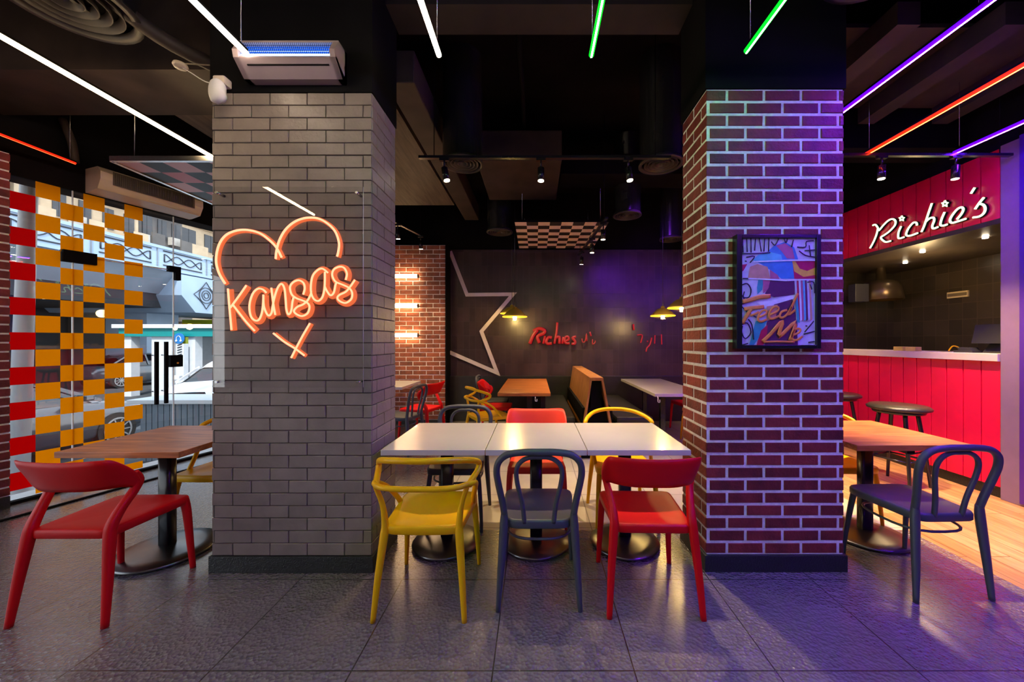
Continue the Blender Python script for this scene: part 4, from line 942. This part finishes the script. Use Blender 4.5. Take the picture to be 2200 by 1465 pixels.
bm = B(); sweep(bm, [(0.0, 4.595, .70), (0.0, 4.57, .695), (0.0, 4.57, .66), (.02, 4.57, .655), (.02, 4.57, .68)], .006, n=6); tag(obj('bag_hook', bm, 'white_metal'), 'white bag hook under the edge of the walnut booth table', 'hook')
light('back_violet', 'SPOT', (1.3, 4.4, 3.0), 55, (.28, .03, 1), rot=Vector((.85, 2.1, -.75)).to_track_quat('-Z', 'Y').to_euler(), spot_size=math.radians(70), spot_blend=1, shadow_soft_size=.2)

# ================================================================== STREET
mat('asphalt', (.06, .065, .075), .8, noise=.2, nscale=6, bump=.4, bscale=80)
mat('pavement', (.36, .36, .38), .8, noise=.15, nscale=5)
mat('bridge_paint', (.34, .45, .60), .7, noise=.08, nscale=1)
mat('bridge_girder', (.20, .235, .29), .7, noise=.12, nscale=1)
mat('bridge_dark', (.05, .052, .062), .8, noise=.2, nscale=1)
mat('ornament_dark', (.03, .035, .05), .6)
mat('cream_stone', (.56, .43, .29), .85, noise=.12, nscale=1.2); mat('grey_stone', (.13, .12, .115), .85, noise=.2, nscale=1.2); mat('white_stone', (.50, .47, .43), .8, noise=.1)
mat('window_dark', (.05, .055, .065), .25); mat('balcony_dark', (.14, .12, .10), .8)
mat('teal_paint', (.0, .24, .25), .5, noise=.05); mat('kiosk_white', (.62, .66, .72), .6, noise=.05); mat('lime_paint', (.62, .72, .02), .5)
mat('car_silver', (.09, .105, .125), .22, metal=.3, coat=.8, noise=.03); mat('car_black', (.03, .032, .038), .2, coat=.8, noise=.05); mat('car_white', (.75, .76, .80), .3, coat=.5, noise=.02)
mat('tyre', (.02, .02, .02), .8); mat('rim', (.55, .56, .58), .3, metal=.8); mat('blue_sign', (.01, .16, .48), .5); mat('pole_white', (.62, .64, .66), .5, noise=.05)
mat('slat_grey', (.17, .21, .25), .7, noise=.1, nscale=3); mat('ledge_white', (.70, .72, .74), .6); mat('tail_red', (.6, .05, .02), .3)
SZ = -.65
bm = B(); prism(bm, [(WX(-6)-.3, -6, SZ), (WX(7)-.3, 7, SZ), (-3.2, 60, SZ), (-60, 60, SZ), (-60, -6, SZ)], (0, 0, -.1)); struct('street', bm, 'asphalt', 'grey asphalt street outside the shop window', 'street')
p = [wpt(-4.2, SZ+.12, -.28), wpt(6.9, SZ+.12, -.28), wpt(6.9, SZ+.12, -1.5), wpt(-4.2, SZ+.12, -1.5)]
bm = B(); prism(bm, p, (0, 0, -.14)); struct('pavement', bm, 'pavement', 'pale pavement along the shopfront', 'pavement')
p = [wpt(-4.2, 0, -.02), wpt(6.9, 0, -.02), wpt(6.9, 0, -.28), wpt(-4.2, 0, -.28)]
bm = B(); prism(bm, p, (0, 0, SZ)); struct('sill', bm, 'ledge_white', 'white outer plinth below the shopfront glass', 'sill')
# overpass
t = thing('overpass', 'pale blue road overpass with patterned parapet across the street', 'bridge')
BX = -16.4
bm = B(); box(bm, BX-.25, BX, 4, 44, 4.60, 5.50); box(bm, BX-.3, BX+.06, 4, 44, 5.44, 5.56); box(bm, BX-.3, BX+.08, 4, 44, 4.52, 4.62); obj('parapet', bm, 'bridge_paint', t)
bm = B()
def arc_line(bm, pts, w=.035): sweep(bm, pts, (w, .012), n=4, res=1, ref=(1, 0, 0))
Y = 9.0
while Y < 40:
    x = BX+.015; l_ = 2.1
    for z in (4.74, 5.36): arc_line(bm, [(x, Y+.1, z), (x, Y+l_-.1, z)])
    for sgn in (1, -1):
        pts = []
        for k in range(17):
            u = k/16; z = 5.05+sgn*.17*math.cos(u*3*PI)*(1 if .17 < u < .83 else 1); pts.append((x, Y+.15+(l_-.3)*u, z))
        arc_line(bm, pts, .025)
    arc_line(bm, [(x, Y+.15, 4.88), (x, Y+.15, 5.22)]); arc_line(bm, [(x, Y+l_-.15, 4.88), (x, Y+l_-.15, 5.22)])
    Y += l_+.3
obj('parapet_ornament', bm, 'ornament_dark', t)
bm = B()
Y = 8.85
while Y < 40: box(bm, BX-.01, BX+.03, Y-.02, Y+.02, 4.62, 5.44); Y += 2.4
obj('parapet_joint', bm, 'bridge_girder', t)
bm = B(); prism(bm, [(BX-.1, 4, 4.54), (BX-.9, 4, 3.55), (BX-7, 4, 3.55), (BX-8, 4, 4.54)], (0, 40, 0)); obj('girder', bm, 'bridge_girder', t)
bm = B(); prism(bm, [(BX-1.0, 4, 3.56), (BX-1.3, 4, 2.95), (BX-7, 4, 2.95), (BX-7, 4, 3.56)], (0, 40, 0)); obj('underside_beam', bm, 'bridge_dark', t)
bm = B(); a, b = 17.0, 19.4
prism(bm, [(BX+.15, a, 4.45), (BX+.15, a, 3.5), (BX+.15, a+.7, 2.75), (BX+.15, b+2, 2.75), (BX+.15, b+2, 4.45)], (-7, 0, 0)); box(bm, BX-4.5, BX-2.5, 18, 19.6, SZ, 2.8); obj('pier_cap', bm, 'bridge_paint', t)
bm = B()
for r_ in (.13, .24, .38): arc_line(bm, [(BX+.18, 18.25+r_*math.cos(k*PI/12), 3.62+r_*math.sin(k*PI/12)) for k in range(25)], .022)
for n_ in (4, ):
    arc_line(bm, [(BX+.18, 18.25+rr*math.cos(k*PI/8), 3.62+rr*math.sin(k*PI/8)) for k, rr in enumerate([.66, .46, .42, .46, .66, .46, .42, .46, .66, .46, .42, .46, .66, .46, .42, .46, .66])], .025)
obj('rosette', bm, 'ornament_dark', t)
bm = B(); box(bm, -24.3, -24, 6, 21.5, SZ, 3.2)  # backdrop added to darken the view under the overpass
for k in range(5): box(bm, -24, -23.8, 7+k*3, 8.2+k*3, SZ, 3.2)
struct('underpass_shade_backdrop', bm, 'bridge_dark', 'dark backdrop added for the shade beneath the overpass', 'wall')
# buildings
def building(label, x0, x1, y0, y1, h, m, floors, bays, z0=SZ, bay_w=.5, balc=True, face='x'):
    t = thing('apartment_building', label, 'building', group='apartment blocks beyond the overpass')
    bm = B(); box(bm, x0, x1, y0, y1, z0, h)
    fh = (h-3)/floors
    for k in range(floors+1): box(bm, x1-.02, x1+.18, y0-.05, y1+.05, 3+k*fh-.12, 3+k*fh+.12)
    obj('facade', bm, m, t)
    for k in range(floors):
        for j in range(bays):
            yc_ = y0+(y1-y0)*(j+.5)/bays; w = (y1-y0)/bays*bay_w/2; z = 3+k*fh
            bm = B(); box(bm, x1+.0, x1+.06, yc_-w, yc_+w, z+fh*.32, z+fh*.85); box(bm, x1+.05, x1+.08, yc_-.04, yc_+.04, z+fh*.32, z+fh*.85); obj('window', bm, 'window_dark', t)
            if balc and (j+k) % 2 == 0:
                bm = B(); box(bm, x1, x1+1.0, yc_-w*1.4, yc_+w*1.4, z+.05, z+.2); box(bm, x1+.9, x1+1.0, yc_-w*1.4, yc_+w*1.4, z+.2, z+fh*.36); obj('balcony', bm, m, t)
            if balc and (j+k) % 3 == 0:
                bm = B(); box(bm, x1+.06, x1+.45, yc_+w+.1, yc_+w+.8, z+fh*.2, z+fh*.42); obj('air_conditioner', bm, 'white_stone', t)
    return t
building('cream apartment block seen through the upper checker squares', -42, -31, 22, 28.9, 17, 'cream_stone', 5, 5)
building('grey apartment block with balconies above the overpass', -44, -31.5, 29.4, 33.0, 24, 'grey_stone', 7, 3, bay_w=.6)
building('cream stone building right of the grey apartment block', -44, -33, 34.0, 46, 22, 'cream_stone', 6, 5, bay_w=.6)
building('low white building at the far left of the street', -46, -31, 8, 21.5, 13, 'white_stone', 4, 4)
# lamp post
t = thing('lamp_post', 'leaning pale grey street lamp post right outside the window', 'lamp post')
a = at(40, 1010, 4.0); b = at(66, 300, 4.0)
bm = B(); d = (b-a); cyl(bm, a-d*.12, b+d*.6, .082, .050, n=24); obj('post', bm, 'pole_white', t)
bm = B(); cyl(bm, a-d*.13, a-d*.05, .13, .12, n=24); obj('base_collar', bm, 'pole_white', t)
# planter wall
t = thing('slatted_planter', 'grey slatted low wall with white ledge outside the glass', 'planter')
bm = B()
for k in range(22): box(bm, -6.72+k*.1, -6.72+k*.1+.088, 6.30, 6.34, SZ, .33)
box(bm, -6.72, -4.5, 6.33, 6.9, SZ, .33); obj('slatted_wall', bm, 'slat_grey', t)
bm = B(); box(bm, -6.9, -4.5, 6.24, 6.95, .33, .40, bev=.01); obj('ledge', bm, 'ledge_white', t)
# kiosk
t = thing('kiosk', 'kiosk with teal fascia and white posts across the street', 'kiosk')
bm = B(); box(bm, -15.2, -11.2, 13.5, 16.5, 1.56, 1.86); obj('fascia', bm, 'teal_paint', t)
bm = B(); box(bm, -15.35, -11.1, 13.4, 16.6, 1.86, 2.0); obj('roof', bm, 'kiosk_white', t)
for x in (-15.1, -14.1, -12.75, -11.4):
    bm = B(); box(bm, x, x+(.75 if x == -14.1 else .25), 13.6, 13.9, SZ, 1.56); obj('post', bm, 'kiosk_white', t)
bm = B(); box(bm, -15.1, -11.3, 16.3, 16.4, SZ, 1.56); obj('rear_wall', bm, 'kiosk_white', t)
t = thing('round_sign', 'round blue sign with white headphones on the kiosk post', 'sign')
c = at(384, 727, 13.3)
bm = B(); cyl(bm, c, c+V(0, .03, 0), .19, n=32); obj('disc', bm, 'blue_sign', t)
bm = B(); sweep(bm, [c+V(-.08, -.01, -.07), c+V(-.07, -.01, .03), c+V(0, -.01, .09), c+V(.07, -.01, .03), c+V(.08, -.01, -.07)], .012, n=6); cyl(bm, c+V(-.08, -.02, -.08), c+V(-.08, .0, -.08), .035, n=10); cyl(bm, c+V(.08, -.02, -.08), c+V(.08, 0, -.08), .035, n=10); obj('headphones_symbol', bm, 'kiosk_white', t)
bm = B(); box(bm, c.x-.12, c.x+.16, 13.32, 13.5, SZ, c.z-.19); obj('sign_panel', bm, 'kiosk_white', t)
for k in range(7):
    bm = B(); z = c.z-.25-k*.09; obb(bm, (c.x-.06, 13.31, z), (c.x+.10, 13.31, z+.05), .035, .01, up=(0, 1, 0)); obj('printed_line', bm, 'ornament_dark', t)
bm = B(); box(bm, -21, -15, 22, 22.4, 2.15, 2.65); box(bm, -21, -20.8, 22, 22.4, SZ, 2.2); box(bm, -15.2, -15, 22, 22.4, SZ, 2.2)
tag(obj('bus_shelter', bm, 'lime_paint'), 'lime yellow shelter roof glimpsed under the overpass', 'shelter')
def car(label, loc, rz, paint, L=4.5, name='car', grp='cars in the street'):
    """a saloon: body sections lofted along x (front at +x), wheels, glass, lamps"""
    t = thing(name, label, 'car', loc, rz, group=grp); l = L/2
    st = [(-l, .55, .60, .78, .55), (-l+.12, .40, .72, .90, .72), (-l+.7, .25, .84, .97, .83), (-.9, .2, .86, .98, .86), (.3, .2, .86, .95, .87), (1.0, .2, .86, .93, .86), (l-.5, .25, .82, .82, .80), (l-.1, .32, .70, .70, .66), (l, .42, .58, .60, .52)]
    bm = B(); R = []
    for x, zl, w, zt, wt in cat(st, 3):
        ring = [(-w*.9, zl), (-w, zl+.12), (-w*1.0, (zl+zt)/2+.05), (-wt*.96, zt-.03), (-wt*.75, zt+.02), (0, zt+.045), (wt*.75, zt+.02), (wt*.96, zt-.03), (w, (zl+zt)/2+.05), (w, zl+.12), (w*.9, zl)]
        R.append([bm.verts.new((x, y, z)) for y, z in ring])
    for A, Bq in zip(R, R[1:]):
        for k in range(len(A)): bm.faces.new((A[k], A[(k+1) % len(A)], Bq[(k+1) % len(A)], Bq[k])).smooth = True
    bm.faces.new(R[0]); bm.faces.new(R[-1][::-1]); obj('body', bm, paint, t)
    top = [(-1.75, .97, .97, .74), (-1.15, .97, 1.36, .60), (-.5, .97, 1.46, .60), (.1, .97, 1.45, .60), (.55, .96, 1.28, .62), (1.15, .93, .93, .76)]
    bm = B(); R = []
    for x, zb2, zt, wt in cat(top, 4): R.append([bm.verts.new(v) for v in ((x, -.80, zb2-.03), (x, -wt, zt-.06), (x, -wt*.8, zt), (x, wt*.8, zt), (x, wt, zt-.06), (x, .80, zb2-.03))])
    for A, Bq in zip(R, R[1:]):
        for k in range(5): bm.faces.new((A[k], A[k+1], Bq[k+1], Bq[k])).smooth = True
    obj('glasshouse', bm, 'dark_car_glass', t)
    bm = B(); R = []
    for x, zb2, zt, wt in cat(top, 4)[3:-4]:
        R.append([bm.verts.new(v) for v in ((x, -wt-.012, zt-.07), (x, -wt*.8, zt+.012), (x, wt*.8, zt+.012), (x, wt+.012, zt-.07))])
    for A, Bq in zip(R, R[1:]):
        for k in range(3): bm.faces.new((A[k], A[k+1], Bq[k+1], Bq[k])).smooth = True
    obj('roof', bm, paint, t)
    for sy in (-1, 1):
        bm = B()
        for pts in ([(-1.75, .96), (-1.1, 1.34)], [(1.18, .93), (.5, 1.30)], [(-.35, .96), (-.38, 1.42)]): obb(bm, (pts[0][0], sy*.81, pts[0][1]), (pts[1][0], sy*.63, pts[1][1]), .06, .02, up=(0, 1, 0))
        obj('window_pillar', bm, paint, t)
        bm = B(); box(bm, .72, .88, sy*.98-.08, sy*.98+.08, .98, 1.10, bev=.03); obj('wing_mirror', bm, paint, t)
        for x in (-1.38, 1.40):
            bm = B(); cyl(bm, (x, sy*.66, .33), (x, sy*.875, .33), .33, n=28); w = obj('wheel', bm, 'tyre', t)
            bm = B(); y = sy*.88
            for k in range(28):
                a, b2 = k*2*PI/28, (k+1)*2*PI/28; obb(bm, (x+.225*math.cos(a), y, .33+.225*math.sin(a)), (x+.225*math.cos(b2), y, .33+.225*math.sin(b2)), .03, .02, up=(0, 1, 0))
            for k in range(10):
                a = k*PI/5; obb(bm, (x+.03*math.cos(a), y, .33+.03*math.sin(a)), (x+.22*math.cos(a), y, .33+.22*math.sin(a)), .022, .02, up=(0, 1, 0))
            cyl(bm, (x, y-.01, .33), (x, y+.01, .33), .05, n=12); obj('rim', bm, 'rim', w)
        bm = B(); box(bm, l-.28, l-.10, sy*.55-.14, sy*.55+.14, .58, .70, bev=.03); obj('headlamp', bm, 'white_vinyl', t)
    return t
c1_ = car('dark saloon car parked close behind the orange checker squares', (-8.95, 5.76, SZ), PI/2, 'car_silver')
car('black car passing behind the parked saloon', (-12.2, 5.2, SZ), PI/2, 'car_black', L=4.7)
car('white car facing the window beside the grey pillar', (-9.1, 11.2, SZ), math.radians(-75), 'car_white', L=4.6)
car('silver car parked under the kiosk side of the overpass', (-18.5, 17.5, SZ), math.radians(80), 'car_silver', L=4.4)
# motorcycle
t = thing('motorcycle', 'small motorcycle parked behind the door handles', 'motorcycle', (-7.45, 8.35, SZ), math.radians(10))
for x in (-.6, .62):
    bm = B(); R = []
    sweep(bm, [(x+.26*math.cos(k*PI/10), 0, .30+.26*math.sin(k*PI/10)) for k in range(21)], .05, n=8, res=1, ref=(0, 1, 0)); obj('wheel', bm, 'tyre', t)
bm = B(); sweep(bm, [(-.6, 0, .3, .05, .05), (-.3, 0, .55, .09, .09), (.2, 0, .6, .12, .12), (.45, 0, .8, .06, .06), (.5, 0, .95, .03, .03)], n=10); sweep(bm, [(.62, 0, .3), (.52, 0, .7), (.45, 0, .98)], .03, n=8); obj('frame', bm, 'car_black', t)
bm = B(); sweep(bm, [(-.75, 0, .80, .08, .03), (-.3, 0, .78, .12, .04), (.0, 0, .80, .10, .03)], n=10); obj('seat', bm, 'tyre', t)
bm = B(); sweep(bm, [(.36, -.34, 1.06), (.42, -.15, 1.0), (.45, 0, .98), (.42, .15, 1.0), (.36, .34, 1.06)], .018, n=8); obj('handlebar', bm, 'tyre', t)
bm = B(); sweep(bm, [(-.85, 0, .72, .08, .06), (-.72, 0, .74, .12, .07), (-.62, 0, .75, .03, .02)], n=10); obj('tail_fairing', bm, 'tail_red', t)
